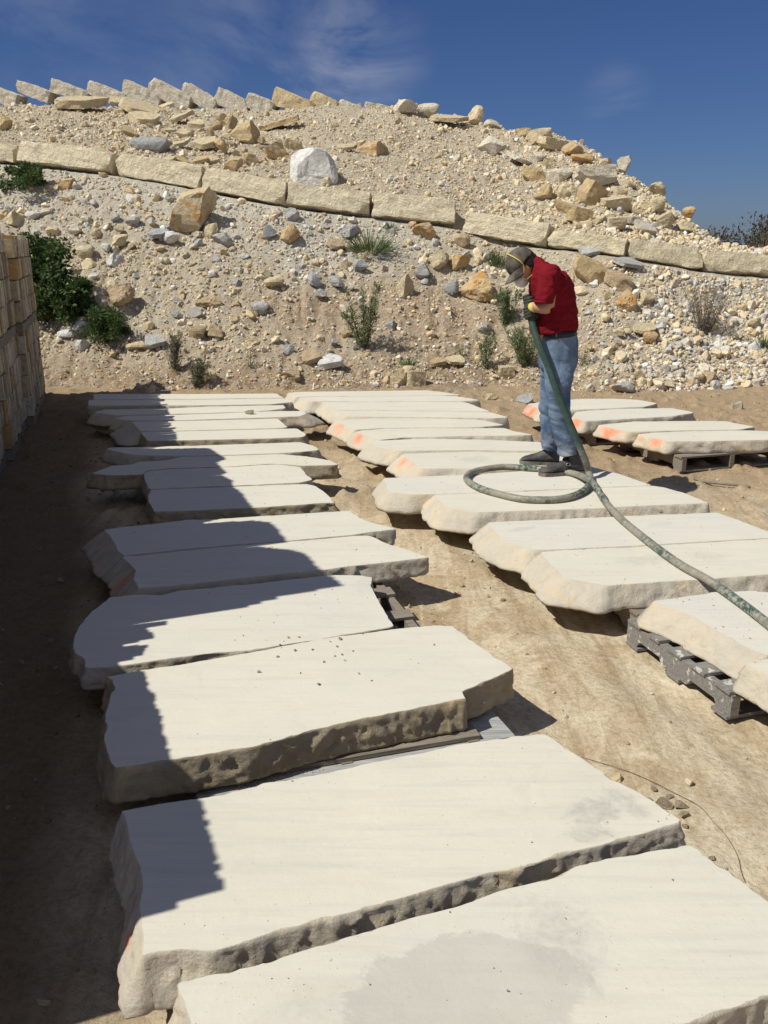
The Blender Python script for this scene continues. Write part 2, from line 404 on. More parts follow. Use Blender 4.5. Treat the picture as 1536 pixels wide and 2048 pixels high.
idx = np.arange(nx * ny).reshape(ny, nx)
Fq = np.stack([idx[:-1, :-1], idx[:-1, 1:], idx[1:, 1:], idx[1:, :-1]], -1).reshape(-1, 4)
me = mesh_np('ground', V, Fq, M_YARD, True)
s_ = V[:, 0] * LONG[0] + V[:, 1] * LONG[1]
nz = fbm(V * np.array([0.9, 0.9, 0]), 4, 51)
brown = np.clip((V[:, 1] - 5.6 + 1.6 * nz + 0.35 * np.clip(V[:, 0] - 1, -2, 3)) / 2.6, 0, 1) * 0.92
dark = np.clip((-s_ - 0.02 + 0.18 * nz + 0.0 * V[:, 1]) / 0.35, 0, 1) * np.clip((12.5 - V[:, 1]) / 2.5, 0.15, 1)  # earth colour deepened on the side where the stacks' shadow lies
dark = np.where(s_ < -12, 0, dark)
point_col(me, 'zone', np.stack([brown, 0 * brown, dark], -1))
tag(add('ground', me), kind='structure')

# ------------------------------------------------------------------ the spoil berm behind the yard
def ute(px, py):
    d = ray(px, py); return d[0] / d[1], d[2] / d[1]
TOE = [(-260, 772), (100, 772), (300, 776), (560, 776), (760, 770), (1000, 765), (1200, 783), (1400, 775), (1650, 765), (1900, 765)]
BLK = [(-160, 312), (-60, 322), (35, 330), (215, 350), (398, 382), (565, 415), (740, 438), (905, 457), (1087, 497), (1250, 518), (1400, 545), (1560, 560), (1800, 590)]
CRE = [(-260, 222), (0, 214), (100, 212), (200, 214), (300, 218), (400, 218), (500, 226), (600, 220), (700, 212), (780, 213), (850, 226), (950, 247), (1050, 268), (1100, 268), (1150, 284), (1200, 312), (1250, 350), (1300, 378), (1350, 424), (1400, 462), (1440, 486), (1480, 497), (1536, 502), (1800, 560)]
UU = np.linspace(-1.6, 1.6, 1601)
K = 0.66
tu = [ute(*p)[0] for p in TOE]; tY = [un(p[0], p[1], 0.0)[1] for p in TOE]
YT = np.interp(UU, tu, tY)
bu = [ute(*p)[0] for p in BLK]; bt = np.interp(UU, bu, [ute(*p)[1] for p in BLK])
YB = (K * YT + H) / (K - bt); ZB = H + YB * bt
cu = [ute(*p)[0] for p in CRE]; ct = np.interp(UU, cu, [ute(*p)[1] for p in CRE])
cyd = [(-260, 9.0), (900, 8.4), (1100, 7.2), (1250, 5.0), (1350, 3.6), (1440, 2.2), (1536, 1.4), (1900, 1.2)]
YC = YB + np.interp(UU, [ute(p[0], 350)[0] for p in cyd], [p[1] for p in cyd]); ZC = H + YC * ct
ZC = np.maximum(ZC, ZB + 0.35)
bumps = []
for (px, py, Yb, r, h) in ((190, 712, None, .42, .42), (100, 700, None, .34, .40), (165, 755, None, .5, .16), (290, 745, None, .5, .12), (850, 752, None, .75, .30), (960, 748, None, .6, .26), (700, 748, None, .5, .20), (620, 752, None, .45, .14), (1040, 765, None, .4, .14), (135, 640, None, .4, .16)):
    x0, y0 = un(px, py, 0.25); bumps.append((x0, y0, r, h))
def berm_z(X, Y, rough=True):
    X = np.asarray(X, float); Y = np.asarray(Y, float)
    u = X / np.maximum(Y, 0.5)
    yt = np.interp(u, UU, YT); yb = np.interp(u, UU, YB); zb = np.interp(u, UU, ZB); yc = np.interp(u, UU, YC); zc = np.interp(u, UU, ZC)
    z = np.where(Y < yt, -0.55 * (yt - Y), 0.0)
    t = np.clip((Y - yt) / (yb - yt), 0, 1); z = z + zb * (0.86 * t + 0.14 * t * t)
    t2 = np.clip((Y - yb - 0.25) / 0.4, 0, 1); z = z + 0.33 * t2
    t3 = np.clip((Y - yb - 0.65) / (yc - yb - 0.65), 0, 1); z = z + (zc - zb - 0.33) * np.power(t3, 0.93)
    z = z - np.clip(Y - yc - 1.2, 0, 40) * 0.45
    for (x0, y0, r, h) in bumps:
        z = z + h * np.exp(-((X - x0) ** 2 + (Y - y0) ** 2) / (r * r))
    if rough:
        p = xyz(X, Y)
        amp = np.clip((Y - yt + 0.3) / 0.9, 0.0, 1) * np.clip(1.0 - 0.8 * np.exp(-((Y - yb) / 0.35) ** 2), 0.1, 1)
        z = z + amp * (0.10 * fbm(p * 1.1, 3, 61) + 0.055 * fbm(p * 4, 3, 67) + 0.03 * fbm(p * 13, 3, 71))
        z = z + np.clip(1 - (Y - yt) / 1.1, 0, 1) * np.clip((Y - yt + .5) / .4, 0, 1) * (0.09 * np.clip(fbm(p * 6.5, 3, 73) + .1, 0, 1) + .035 * fbm(p * 16, 3, 74))
        # small rain gullies running down the lower slope
        z = z - amp * 0.05 * np.clip(1 - np.abs(fbm(xyz(X * 2.4, Y * 0.35), 3, 77)) * 5, 0, 1) * np.clip((yb - 0.4 - Y) / 1.5, 0, 1)
    return np.maximum(z, -1.2)
ud = np.concatenate([np.linspace(-1.5, -0.54, 60), np.linspace(-0.535, 0.535, 620), np.linspace(0.54, 1.5, 60)])
yd = np.concatenate([np.linspace(10.2, 16.5, 240), np.linspace(16.53, 26, 210), np.linspace(26.3, 42, 30)])
UG, YG = np.meshgrid(ud, yd); XG = UG * YG; ZG = berm_z(XG, YG)
V = np.stack([XG, YG, ZG], -1).reshape(-1, 3)
nx, ny = len(ud), len(yd); idx = np.arange(nx * ny).reshape(ny, nx)
Fq = np.stack([idx[:-1, :-1], idx[:-1, 1:], idx[1:, 1:], idx[1:, :-1]], -1).reshape(-1, 4)
me = mesh_np('hillside', V, Fq, M_BERM, True)
u_ = V[:, 0] / V[:, 1]
yb_ = np.interp(u_, UU, YB); yt_ = np.interp(u_, UU, YT)
def zones(X, Y):
    u = X / Y; yb = np.interp(u, UU, YB); yt = np.interp(u, UU, YT)
    nn = fbm(xyz(X, Y) * 0.8, 4, 81); n2 = fbm(xyz(X, Y) * 2.2, 3, 85)
    low = np.clip((Y - yt) / (yb - yt), 0, 1.6)          # 0 toe, 1 the block row
    brown = np.clip(1.25 - np.abs(u - 0.04) / 0.22 - np.abs(low - 0.42) / 0.42 + 0.7 * nn, 0, 1)
    brown = np.maximum(brown, np.clip(0.75 - low / 0.35 + 0.5 * nn, 0, 0.8) * (u < 0.2))
    pale = np.clip((low - 0.52) / 0.3 - 0.15 + 0.9 * nn, 0, 1) * (low < 1.02) * np.clip((0.12 - u) / 0.1, 0.25, 1)
    pale = np.maximum(pale, np.clip((u - 0.22) / 0.12, 0, 1) * np.clip(0.75 + 0.8 * n2, 0, 1) * (low < 1.02))
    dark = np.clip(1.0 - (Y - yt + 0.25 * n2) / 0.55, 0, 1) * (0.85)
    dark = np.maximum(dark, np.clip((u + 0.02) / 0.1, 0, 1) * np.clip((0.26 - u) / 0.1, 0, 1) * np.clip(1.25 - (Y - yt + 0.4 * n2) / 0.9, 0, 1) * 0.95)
    return brown, pale, dark, low
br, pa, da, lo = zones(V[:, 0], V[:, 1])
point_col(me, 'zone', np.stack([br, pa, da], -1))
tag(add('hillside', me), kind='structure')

def hit(px, py, ymax=40.0):
    """where the sight line of a pixel meets the berm or the yard"""
    d = ray(px, py); Ys = np.linspace(9.0, ymax, 900)
    X = Ys * d[0] / d[1]; Z = H + Ys * d[2] / d[1]
    G = np.maximum(berm_z(X, Ys, False), np.where(Ys < 13, 0.0, -5))
    k = np.nonzero(Z <= G)[0]
    if len(k) == 0:
        u = d[0] / d[1]; y = float(np.interp(u, UU, YC)); return Vector((u * y, y, float(berm_z(u * y, y, False))))
    i = k[0]; return Vector((X[i], Ys[i], G[i]))
def ppm(p):
    """photo pixels per metre at a point"""
    return F / (p[1] * math.cos(PITCH) - (p[2] - H) * math.sin(PITCH))

# ------------------------------------------------------------------ limestone slabs
def resample(P, step):
    out = []
    n = len(P)
    for i in range(n):
        a, b = P[i], P[(i + 1) % n]; l = np.hypot(*(b - a)); k = max(1, int(round(l / step)))
        for j in range(k): out.append(a + (b - a) * j / k)
    return np.array(out)
SLABS = {}
def slab(key, px, label, t=0.13, FL=0.05, FR=0.04, FN=0.006, paint=None, top=None, rough=0.007, low_l=0.0, corner=()):
    t = t * (.92 if key in ('L8', 'L9', 'L10') else .78)
    P = np.array([un(*q) for q in px])
    area = 0.5 * np.sum(P[:, 0] * np.roll(P[:, 1], -1) - np.roll(P[:, 0], -1) * P[:, 1])
    if area < 0: P = P[::-1]
    cen = P.mean(0)
    dist = cen[1]
    step = 0.009 if dist < 3.2 else (0.014 if dist < 6 else 0.025)
    R = resample(P, step)
    for _ in range(1): R = 0.25 * np.roll(R, 1, 0) + 0.5 * R + 0.25 * np.roll(R, -1, 0)
    tan = np.roll(R, -1, 0) - np.roll(R, 1, 0); tan /= np.maximum(np.linalg.norm(tan, axis=1, keepdims=True), 1e-6)
    nrm = np.stack([tan[:, 1], -tan[:, 0]], -1)
    seed = sum(ord(c) for c in key) * 7
    R = R + nrm * (0.007 * fbm(xyz(R[:, 0] * 9, R[:, 1] * 9), 4, seed) - 0.010 * np.clip(fbm(xyz(R[:, 0] * 22, R[:, 1] * 22), 3, seed + 1) - .22, 0, 1))[:, None]
    dl = np.array([-0.92, -0.38]); dr = np.array([0.92, 0.38]); dn = np.array([0.296, -0.955])
    fl = 0.78 * FL * np.clip(nrm @ dl, 0, 1) ** 0.8 + FR * np.clip(nrm @ dr, 0, 1) + FN * np.clip(nrm @ dn, 0, 1)
    for (cx_, cy_, cr_, ca_) in corner:
        cq = np.array(un(cx_, cy_)); fl = fl + ca_ * np.exp(-((R - cq) ** 2).sum(1) / cr_ ** 2)
    n = len(R); rings = []; K_ = 14 if dist < 4 else (9 if dist < 6 else 6)
    arc = np.arange(n) * step
    # broken face: patches of little tilted planes round scattered centres
    per = n * step; r_ = np.random.default_rng(seed); cell = 0.030 if dist < 3.6 else (0.06 if dist < 6 else 0.10)
    ns = max(8, int(per / cell) * 3); sa = r_.uniform(0, per, ns); sz = r_.uniform(-t, 0, ns); so = r_.uniform(-.8, .45, ns) * rough * .42; sga = r_.uniform(-.24, .24, ns); sgz = r_.uniform(-.22, .22, ns)
    so = so + rough * 1.0 * fbm(np.stack([sa * 3.2, sz * 3, 0 * sa], -1), 3, seed + 9)
    for k in range(K_ + 1):
        f = k / K_
        z = ZT - 0.003 - t * f
        q = xyz(R[:, 0], R[:, 1], z)
        wq = fbm(q * 16, 3, seed + 2) * .022
        da_ = (arc[:, None] + wq[:, None] - sa[None] + per / 2) % per - per / 2; dz_ = (-t * f + wq * .6)[:, None] - sz[None]
        d2 = da_ ** 2 + (1.3 * dz_) ** 2; w_ = np.exp(-(d2 - d2.min(1, keepdims=True)) / (.008 ** 2)); w_ /= w_.sum(1, keepdims=True)
        pl = (w_ * (so[None] + sga[None] * da_ + sgz[None] * dz_)).sum(1)
        a = 0 if k == 0 else min(1.0, .35 + f * 2.5)
        dsp = a * (pl + rough * .75 * fbm(q * 40, 3, seed + 5))
        if k == K_: dsp = dsp - 0.012
        off = fl * (1.15 * f - 0.15 * f * f) + dsp
        rings.append(np.column_stack([R + nrm * off[:, None], np.full(n, z) + (0.004 * vnoise(q * 20, seed) if 0 < k < K_ else 0)]))
    topr = np.column_stack([R - nrm * (0.0025 + 0.010 * np.clip(fbm(xyz(R[:, 0] * 24, R[:, 1] * 24), 3, seed) , 0, 1))[:, None], np.full(n, ZT)])
    V = np.concatenate([topr] + rings)
    o0 = np.array([cen[0], cen[1], ZT - t])
    V = V - o0
    Fc = [tuple(range(n))]
    nr = len(rings) + 1
    for r in range(nr - 1):
        for i in range(n):
            j = (i + 1) % n
            Fc.append((r * n + i, (r + 1) * n + i, (r + 1) * n + j, r * n + j))
    Fc.append(tuple((nr - 1) * n + i for i in range(n - 1, -1, -1)))
    me = mesh_py('limestone_slab', V, Fc)
    me.materials.append(top or M_TOP); me.materials.append(M_SIDE_BROWN if key in ('L8', 'L5b', 'L4b', 'L3b') else (M_SIDE_GREY if key[0] == 'L' and key != 'L9' and key != 'L10' else M_SIDE))
    mi = np.ones(len(Fc), np.int32); mi[0] = 0
    me.polygons.foreach_set('material_index', mi)
    me.polygons.foreach_set('use_smooth', (mi == 1))
    pc = np.zeros((len(V), 3), np.float32)
    if paint:
        for (qx, qy, rad) in paint:
            c = np.array([*un(qx, qy, ZT - t * 0.45), ZT - t * 0.45]) - o0
            d = np.linalg.norm((V - c) * np.array([1, 1, 1.2]), axis=1); pc = np.maximum(pc, np.clip(1.25 - d / (rad * .85), 0, 1)[:, None])
    point_col(me, 'paint', pc)
    o = add('limestone_slab', me, loc=o0)
    tag(o, label, 'stone slab', 'sawn limestone slabs laid out on pallets')
    SLABS[key] = o
    return o

M_TOP_NEAR = slab_top_mat('sawn_limestone_wet_patch', [(*un(930, 1990), .30, .20, .3, .58), (*un(1120, 1880), .12, .16, .2, .6), (*un(640, 2040), .22, .12, .3, .35)])
M_TOP_PRINT = slab_top_mat('sawn_limestone_scuffed', [(*un(1185, 1625), .10, .07, .5, .85), (*un(1180, 1668), .09, .045, .2, .8), (*un(1255, 1605), .04, .11, .5, .75)])
M_TOP_BAND = slab_top_mat('sawn_limestone_marked', [(*un(735, 1170), .10, .16, -.3, .3), (*un(1010, 1035), .1, .05, 0, .3)])
M_TOP_DAMP = slab_top_mat('sawn_limestone_damp', [(*un(1290, 1120), .20, .09, .3, .45), (*un(1420, 1112), .13, .08, .3, .35), (*un(950, 918), .16, .12, .3, .5), (*un(1045, 1058), .11, .04, .4, .55), (*un(1320, 1048), .12, .05, .3, .35)])

S = slab
S('L10', [(353,1965),(408,1952),(525,1926),(700,1869),(810,1837),(908,1812),(1005,1778),(1036,1771),(1101,1758),(1150,1731),(1199,1719),(1296,1703),(1378,1690),(1394,1698),(1417,1716),(1459,1742),(1536,1802),(1620,1868),(1700,1941),(1400,2040),(1000,2165),(440,2330),(405,2180),(382,2042)],
  'large slab right below the camera with a wide grey wet stain', .13, FL=.05, top=M_TOP_NEAR)
S('L9', [(242,1622),(330,1605.6),(405,1594),(444,1589),(525.5,1566.5),(640,1547.6),(731,1526),(835,1507),(917,1489),(1030.6,1471),(1089,1468),(1102,1474),(1128,1494),(1228,1560),(1280,1586),(1366,1640),(1361,1648),(1264,1674),(1176,1698),(1134,1706.5),(1036,1739),(966,1750),(875,1776),(680,1833),(558,1863),(486,1887),(428,1903),(359,1898.5),(281,1915),(284,1890),(286,1872),(280,1846),(275,1801),(284,1771),(278,1732),(262,1690),(252,1644)],
  'big slab with a grey scuffed print near its right end and a red paint mark at its left corner', .15, FL=.07, FR=.03, FN=.014, corner=[(283, 1912, .20, .022)], top=M_TOP_PRINT, paint=[(250,1880,.03),(240,1900,.025)], rough=.0075)
S('L8', [(212,1354),(250,1346),(287,1338),(408,1321),(505,1304),(640,1277),(803,1256),(868,1250),(907,1252),(920,1263),(965,1297),(1027,1337),(998,1352),(943,1375),(925,1383),(935,1398),(900,1403),(819,1419),(680,1448),(640,1456),(505,1495),(375,1515),(287,1528),(230,1536),(216,1511),(209,1482),(208,1443),(216,1401),(229,1375),(222,1360)],
  'thick slab with crumbs of grit scattered on top and a notched right end', .14, FL=.05, FR=.0, FN=.012, rough=.0075)
S('L7', [(216,1194.5),(286,1188),(323,1190.6),(351,1181.5),(411,1176),(530,1164.5),(661,1150),(719,1150),(745,1153.6),(743.5,1172),(760,1206),(789,1252),(773,1256),(682,1271),(500,1301),(429,1306),(312,1321),(221,1335),(169,1336),(169,1319),(151,1306),(145.6,1293),(148,1270),(159,1252),(182,1223),(213,1200)],
  'slab with a rounded left end half in shade, behind the grit covered slab', .12, FL=.03, FR=.0, top=M_TOP_BAND)
S('L6b', [(243,1114),(364,1101.5),(530,1086.5),(578,1083.5),(711,1071.5),(734,1070.5),(747,1073.5),(766,1083),(860,1114.6),(786,1123.7),(695,1133),(656,1139),(530,1151.5),(351,1171),(277,1177.6),(267,1158),(269,1140),(255,1124)],
  'slab with red paint on its shaded left end and a pointed right corner', .13, FL=.17, FR=.0, paint=[(250,1165,.10),(225,1190,.07)])
S('L6a', [(207,1060),(234,1055),(286,1050),(377,1039.5),(417,1039),(530,1031.5),(578,1028.5),(640,1024.5),(700,1021.4),(721,1035),(734,1042),(793,1058),(742,1064),(711,1069),(578,1081.5),(530,1084.5),(364,1099),(247,1111),(234,1101),(226,1082),(216,1068)],
  'slab touching the far side of the one with red paint in the shade', .13, FL=.2, FR=.0)
S('L5b', [(301,979.5),(472,973),(540,970),(613,968),(632,972),(655,989),(671,1005.7),(634,1007),(540,1013.5),(400,1021),(308,1023),(297,1004),(296,991)],
  'bluish white slab at the near edge of the middle pallet in the shaded row', .13, FL=.03)
S('L5a', [(286,950),(290,944.5),(301,941.5),(340,938),(452,934.5),(500,931.5),(540,928.5),(570,930),(596,933),(603,935),(611,947),(627,959),(600,965),(540,968.3),(472,971),(298,978),(294,969),(288,957)],
  'cream slab tight behind the bluish white slab in the shaded row', .13, FL=.03)
S('L4b', [(182,947),(225,931),(264,929),(277,923.6),(327,921),(363,913.5),(472,911),(566,908),(618,913.3),(662,921),(679,929.5),(602,932),(570,929),(540,927.5),(500,930.5),(452,933.7),(340,937),(295,941),(285,949),(225,951)],
  'slab with a long crumbling left end lying in shade and a thick dark right end', .14, FL=.08, FR=.04, rough=.022)
S('L4a', [(213,898),(221,895),(394,891),(560,885.5),(600,884),(631,892.4),(638,900),(579,905.5),(472,909.5),(358,912),(272,910),(245,906)],
  'narrow slab with a strip of sunlight along its far left edge', .13, FL=.1)
S('L3b', [(280,864),(350,862.8),(540,858.3),(595,856.7),(613,869),(606,874),(540,877),(400,880),(296,882)],
  'white slab in front of the slab with a big sloping left end', .13, FL=.05)
S('L3a', [(264,843.5),(400,841),(556,837),(576,854.6),(540,856.5),(350,861.5),(280,862)],
  'cream slab with a big sloping split face at its left end', .14, FL=.30)
S('L2b', [(231,838),(251,832),(400,828),(540,822.3),(606,821.8),(614,827),(600,832.5),(540,834.6),(368,840.2),(262,841)],
  'slab with a stone chip on top and a right end that slopes far out', .14, FL=.12, FR=.2)
S('L2a', [(188,824.5),(209,819),(342,816.5),(410,813),(567,810),(572,816),(540,820.8),(509,822.8),(400,826.5),(272,829.5),(230,830.5)],
  'slab with a pointed left end, third from the far end of the shaded row', .14, FL=.15)
S('L1b', [(178,799.8),(400,799),(568,796.5),(586,804),(540,808.5),(400,810.5),(176,811)],
  'slab in the shaded row next to its farthest slab', .14, FL=.03)
S('L1a', [(187,788),(380,788),(553,787),(568,795.5),(400,798),(187,799)],
  'farthest slab of the shaded row, at the foot of the berm', .14, FL=.03)
S('M1a', [(574,785.5),(605,783.5),(852,780.5),(881,783.5),(921,789.5),(880,790.7),(760,792),(640,792.5),(592,794)],
  'farthest slab of the middle row, at the foot of the berm', .14, FL=.1)
S('M1b', [(597,794.9),(640,793.2),(760,792.7),(880,791.5),(912,792.2),(960,800),(925,802.5),(760,803),(642,802.5),(620,802.5)],
  'slab of the middle row tight against its farthest slab', .16, FL=.16)
S('M2a', [(642,803.8),(760,804),(925,803.7),(938,806.5),(981,823),(948,822.5),(740,820),(668,820)],
  'third slab from the far end of the middle row', .15, FL=.12)
S('M2b', [(668,821),(740,821),(948,823.3),(982,824.7),(1017,834.5),(990,836),(940,835.5),(740,833.5),(690,831.5)],
  'slab just behind the first orange painted slab of the middle row', .15, FL=.12)
S('M3a', [(666,842),(686,839.5),(735,836.8),(800,836),(896,837.3),(961,839.5),(1008,849.5),(960,854),(920,855),(840,855),(764,856),(709,860),(691,852)],
  'farther slab of the pair with orange paint on their left ends in the middle row', .15, FL=.13, paint=[(680,860,.10),(672,852,.08)])
S('M3b', [(709,864),(722,860.8),(764,857.5),(852,856.3),(922,856.7),(1008,855.6),(1029,862.4),(1067,869),(1016,871.5),(948,871.6),(805,875),(761,880),(750,878)],
  'nearer slab of the pair with orange paint on their left ends in the middle row', .15, FL=.14, paint=[(722,880,.10)])
S('M4a', [(738,886),(748,881.5),(800,879),(852,877),(974,879.4),(1078,884),(1130,894),(1110,902),(1047,901.5),(985,900.5),(870,900.5),(800,901.5),(772,897),(752,893)],
  'slab with a broad pale left end behind the man\'s boots', .15, FL=.17)
S('M4b', [(802,909),(811,907),(870,905),(943,903),(1000,905),(1110,906),(1140,915),(1165,928),(1100,932),(953,938),(909,937),(842,937),(825,925)],
  'damp patched slab with an orange streak on its pale left end', .15, FL=.18, paint=[(812,930,.09),(830,938,.08)], top=M_TOP_DAMP)
S('M5a', [(767,956),(792,955),(927,949.7),(1000,945),(1100,938.5),(1180,932.8),(1211,940.6),(1237,947),(1305,970.5),(1209,974.4),(1128,978),(1040,982),(950,985.3),(868,988),(823,989),(790,985),(776,982)],
  'slab the man in the red shirt stands on', .16, FL=.13)
S('M5b', [(868,988.7),(950,986.3),(1040,983),(1128,979),(1209,975.3),(1305,971.5),(1329,974.4),(1370,986),(1418,1006),(1300,1011),(1207,1016),(1064,1021),(957,1025),(908,1018),(891,1014),(880,1002)],
  'slab under the near half of the hose coil', .16, FL=.15, FN=.02, rough=.0075)
S('M6a', [(976,1044.6),(1136,1037),(1292,1030),(1433,1025),(1460,1034),(1536,1062),(1570,1073),(1536,1076),(1350,1087),(1136,1098.5),(1072,1100),(1017,1085),(992,1067)],
  'farther of two slabs split by a thin gap under the hose, with an amber left end', .15, FL=.17, top=M_TOP_DAMP)
S('M6b', [(1080,1103.7),(1136,1100),(1350,1088.5),(1536,1077.5),(1585,1075),(1720,1130),(1536,1149),(1422,1158),(1318,1164),(1211,1171),(1127,1157),(1101,1129)],
  'nearer of two slabs split by a thin gap under the hose, with a white left end', .15, FL=.17, FN=.02, top=M_TOP_DAMP, rough=.0075)
S('M7a', [(1305,1202),(1423,1184.5),(1506,1181),(1560,1186),(1800,1240),(1650,1290),(1536,1311),(1510,1303),(1462,1277),(1381,1231)],
  'white slab at the right edge resting on a lichen covered pallet under the hose', .15, FL=.12)
S('M7b', [(1487,1327.5),(1536,1317),(1650,1296),(1800,1250),(2000,1330),(1900,1420),(1640,1420),(1536,1352)],
  'pale slab cut off by the right edge on the near end of the lichen covered pallet', .15, FL=.07)
S('R1a', [(1055,807.5),(1080,804.5),(1165,797.5),(1227,797),(1276,799.5),(1316,806.5),(1290,813),(1214,817),(1149,819.5),(1085,822)],
  'farthest slab of the right hand row, partly behind the man\'s knees', .14, FL=.1, paint=[(1068,822,.22)])
S('R1b', [(1146,832),(1152,823),(1237,817.5),(1344,816),(1363,819.5),(1389,825),(1344,832.5),(1240,838.5),(1170,842),(1152,836)],
  'second slab from the far end of the right hand row', .15, FL=.1, paint=[(1153,848,.12)])
S('R2a', [(1195,850),(1266,843),(1391,841.6),(1451,842.4),(1511,853.5),(1480,858.8),(1344,861.2),(1261,864),(1235,860)],
  'slab of the right hand row with a long orange painted left end, behind the nearest one', .13, FL=.08, paint=[(1225,866,.16)])
S('R2b', [(1273,868.4),(1316,864.5),(1396,862),(1500,860.5),(1536,862.2),(1600,872),(1536,879.4),(1422,882),(1339,883),(1300,874)],
  'nearest slab of the right hand row with an orange splash by its front corner', .14, FL=.06, paint=[(1318,888,.10),(1290,880,.08)])

# ------------------------------------------------------------------ pallets under the slabs
def prism_y(profile, y0, y1):
    n = len(profile); V = [(x, y0, z) for x, z in profile] + [(x, y1, z) for x, z in profile]
    Fc = [tuple(range(n)), tuple(range(2 * n - 1, n - 1, -1))] + [(i, i + n, (i + 1) % n + n, (i + 1) % n) for i in range(n)]
    return V, Fc
def stringer_vf(length, z0, z1, w):
    l = length / 2; h = z1 - z0; nz_ = z0 + 0.035
    prof = [(-l, z0), (-l * .78, z0), (-l * .72, nz_), (-l * .30, nz_), (-l * .24, z0), (l * .24, z0), (l * .30, nz_), (l * .72, nz_), (l * .78, z0), (l, z0), (l, z1), (-l, z1)]
    prof = [(x, z) for x, z in prof]
    V = [(x, -w / 2, z) for x, z in prof] + [(x, w / 2, z) for x, z in prof]; n = len(prof)
    Fc = [(i, (i + 1) % n, (i + 1) % n + n, i + n) for i in range(n)]
    # side faces split into convex boxes across
    for s, o_ in ((0, 1), (n, -1)):
        quads = [(0, 1, 2, 11), (2, 3, 10, 11), (3, 4, 5, 6), (3, 6, 10), (6, 7, 10), (7, 8, 9, 10)]
        for q in quads:
            q = [s + k for k in q]; Fc.append(tuple(q) if o_ > 0 else tuple(reversed(q)))
    return V, Fc
def pallet(cx, cy, width, depth, label, mat, ztop, rz=math.radians(17.2)):
    """width runs along the slabs, depth across them (stringers run across the slabs)"""
    e = empty('pallet', (cx, cy, 0), label, 'pallet', 'wooden pallets under the slabs', rz)
    d = 0.016
    for s in (-1, 0, 1):
        v, f = stringer_vf(depth, d, ztop - d - 0.001, 0.042)
        v = [(-y + s * (width / 2 - 0.03), x, z) for x, y, z in v]
        add('stringer', mesh_py('stringer', v, f, mat), e)
    nb = 5
    for k in range(nb):
        y = -depth / 2 + 0.06 + k * (depth - 0.12) / (nb - 1)
        v, f = box_vf(0, y, ztop - d / 2, width, 0.10 + rnd.uniform(-.015, .01), d - 0.001, 0.001); add('deck_board', mesh_py('deck_board', v, f, mat), e)
    for k in (0, 2, 4):
        y = -depth / 2 + 0.06 + k * (depth - 0.12) / (nb - 1)
        v, f = box_vf(0, y, d / 2 + 0.0005, width, 0.10, d - 0.001, 0.001); add('base_board', mesh_py('base_board', v, f, mat), e)
    return e
def ctr(*keys):
    vs = []
    for k in keys:
        o = SLABS[k]; co = np.empty(len(o.data.vertices) * 3); o.data.vertices.foreach_get('co', co); co = co.reshape(-1, 3)[:, :2] + np.array(o.location)[:2]; vs.append(co)
    co = np.concatenate(vs); a = co @ LONG; b = co @ ROW
    return a.min(), a.max(), b.min(), b.max()
PAL = [(('L10',), 'pallet below the slab at the camera\'s feet', 0, 0), (('L9',), 'pallet hidden under the slab with the scuffed print', 0, 0), (('L8',), 'pallet under the grit covered slab', 0, 0),
       (('L6b', 'L7'), 'pallet whose end shows beside the slab with a rounded left end', .0, .10), (('L6a',), 'pallet under the slab behind the red painted one', 0, 0), (('L5a', 'L5b'), 'pallet under the bluish white slab of the shaded row', 0, 0),
       (('L4a', 'L4b'), 'pallet under the slab with the crumbling left end', 0, 0), (('L3a', 'L3b'), 'pallet under the slab with the big sloping left face', 0, 0), (('L2a', 'L2b'), 'pallet under the slab with a stone chip on top', 0, 0),
       (('L1a', 'L1b'), 'pallet under the farthest slabs of the shaded row', 0, 0), (('M1a', 'M1b'), 'pallet under the farthest slabs of the middle row', 0, 0), (('M2a', 'M2b'), 'pallet under the slabs behind the orange painted pair', 0, 0),
       (('M3a', 'M3b'), 'pallet under the orange painted pair of the middle row', 0, 0), (('M4a', 'M4b'), 'pallet in shade under the damp patched slab', 0, 0), (('M5a', 'M5b'), 'dark pallet under the slabs carrying the hose coil', 0, 0),
       (('M6a', 'M6b'), 'pallet in deep shade under the two slabs split by a thin gap', 0, 0), (('R1a', 'R1b'), 'pallet under the farthest slabs of the right hand row', 0, 0),
       (('R2a', 'R2b'), 'dark pallet showing under the nearest slab of the right hand row', 0, 0)]
for keys, lab, ex, sh in PAL:
    a0, a1, b0, b1 = ctr(*keys)
    zt = min(SLABS[k].location.z for k in keys) - 0.001
    w = min(1.05, (a1 - a0) - 0.36); dp = (b1 - b0) - 0.10
    a = (a0 + a1) / 2 + 0.05 + sh; b = (b0 + b1) / 2
    c = LONG * a + ROW * b
    pallet(c[0], c[1], w + 2 * ex, dp, lab, M_WOOD, zt)
# the lichened pallet at the right edge: its notched side board faces the path
zt = SLABS['M7a'].location.z - 0.001
pa_ = np.array(un(1262, 1262, 0.06)); pb_ = np.array(un(1470, 1420, 0.05))
dv = pb_ - pa_; ln = np.linalg.norm(dv); dv /= ln; nv = np.array([-dv[1], dv[0]])
if nv[0] < 0: nv = -nv
c = (pa_ + pb_) / 2 + nv * 0.47
pallet(c[0], c[1], 1.0, ln, 'grey lichen spotted pallet with a notched side board facing the path', M_LICH, zt, math.atan2(nv[1], nv[0]))
# short timber standing out past that pallet
c = un(1283, 1232, 0.08); v, f = box_vf(0.12, 0, 0.05, 0.36, 0.085, 0.10, 0.002)
me = bevel_mesh(mesh_py('timber_offcut', v, f, M_WOOD), .004)
o = add('timber_offcut', me, loc=(c[0] + 0.03, c[1] + 0.015, 0.0)); o.rotation_euler = (0, 0, math.radians(16))
tag(o, 'short brown timber poking out behind the corner of the lichened pallet', 'timber')
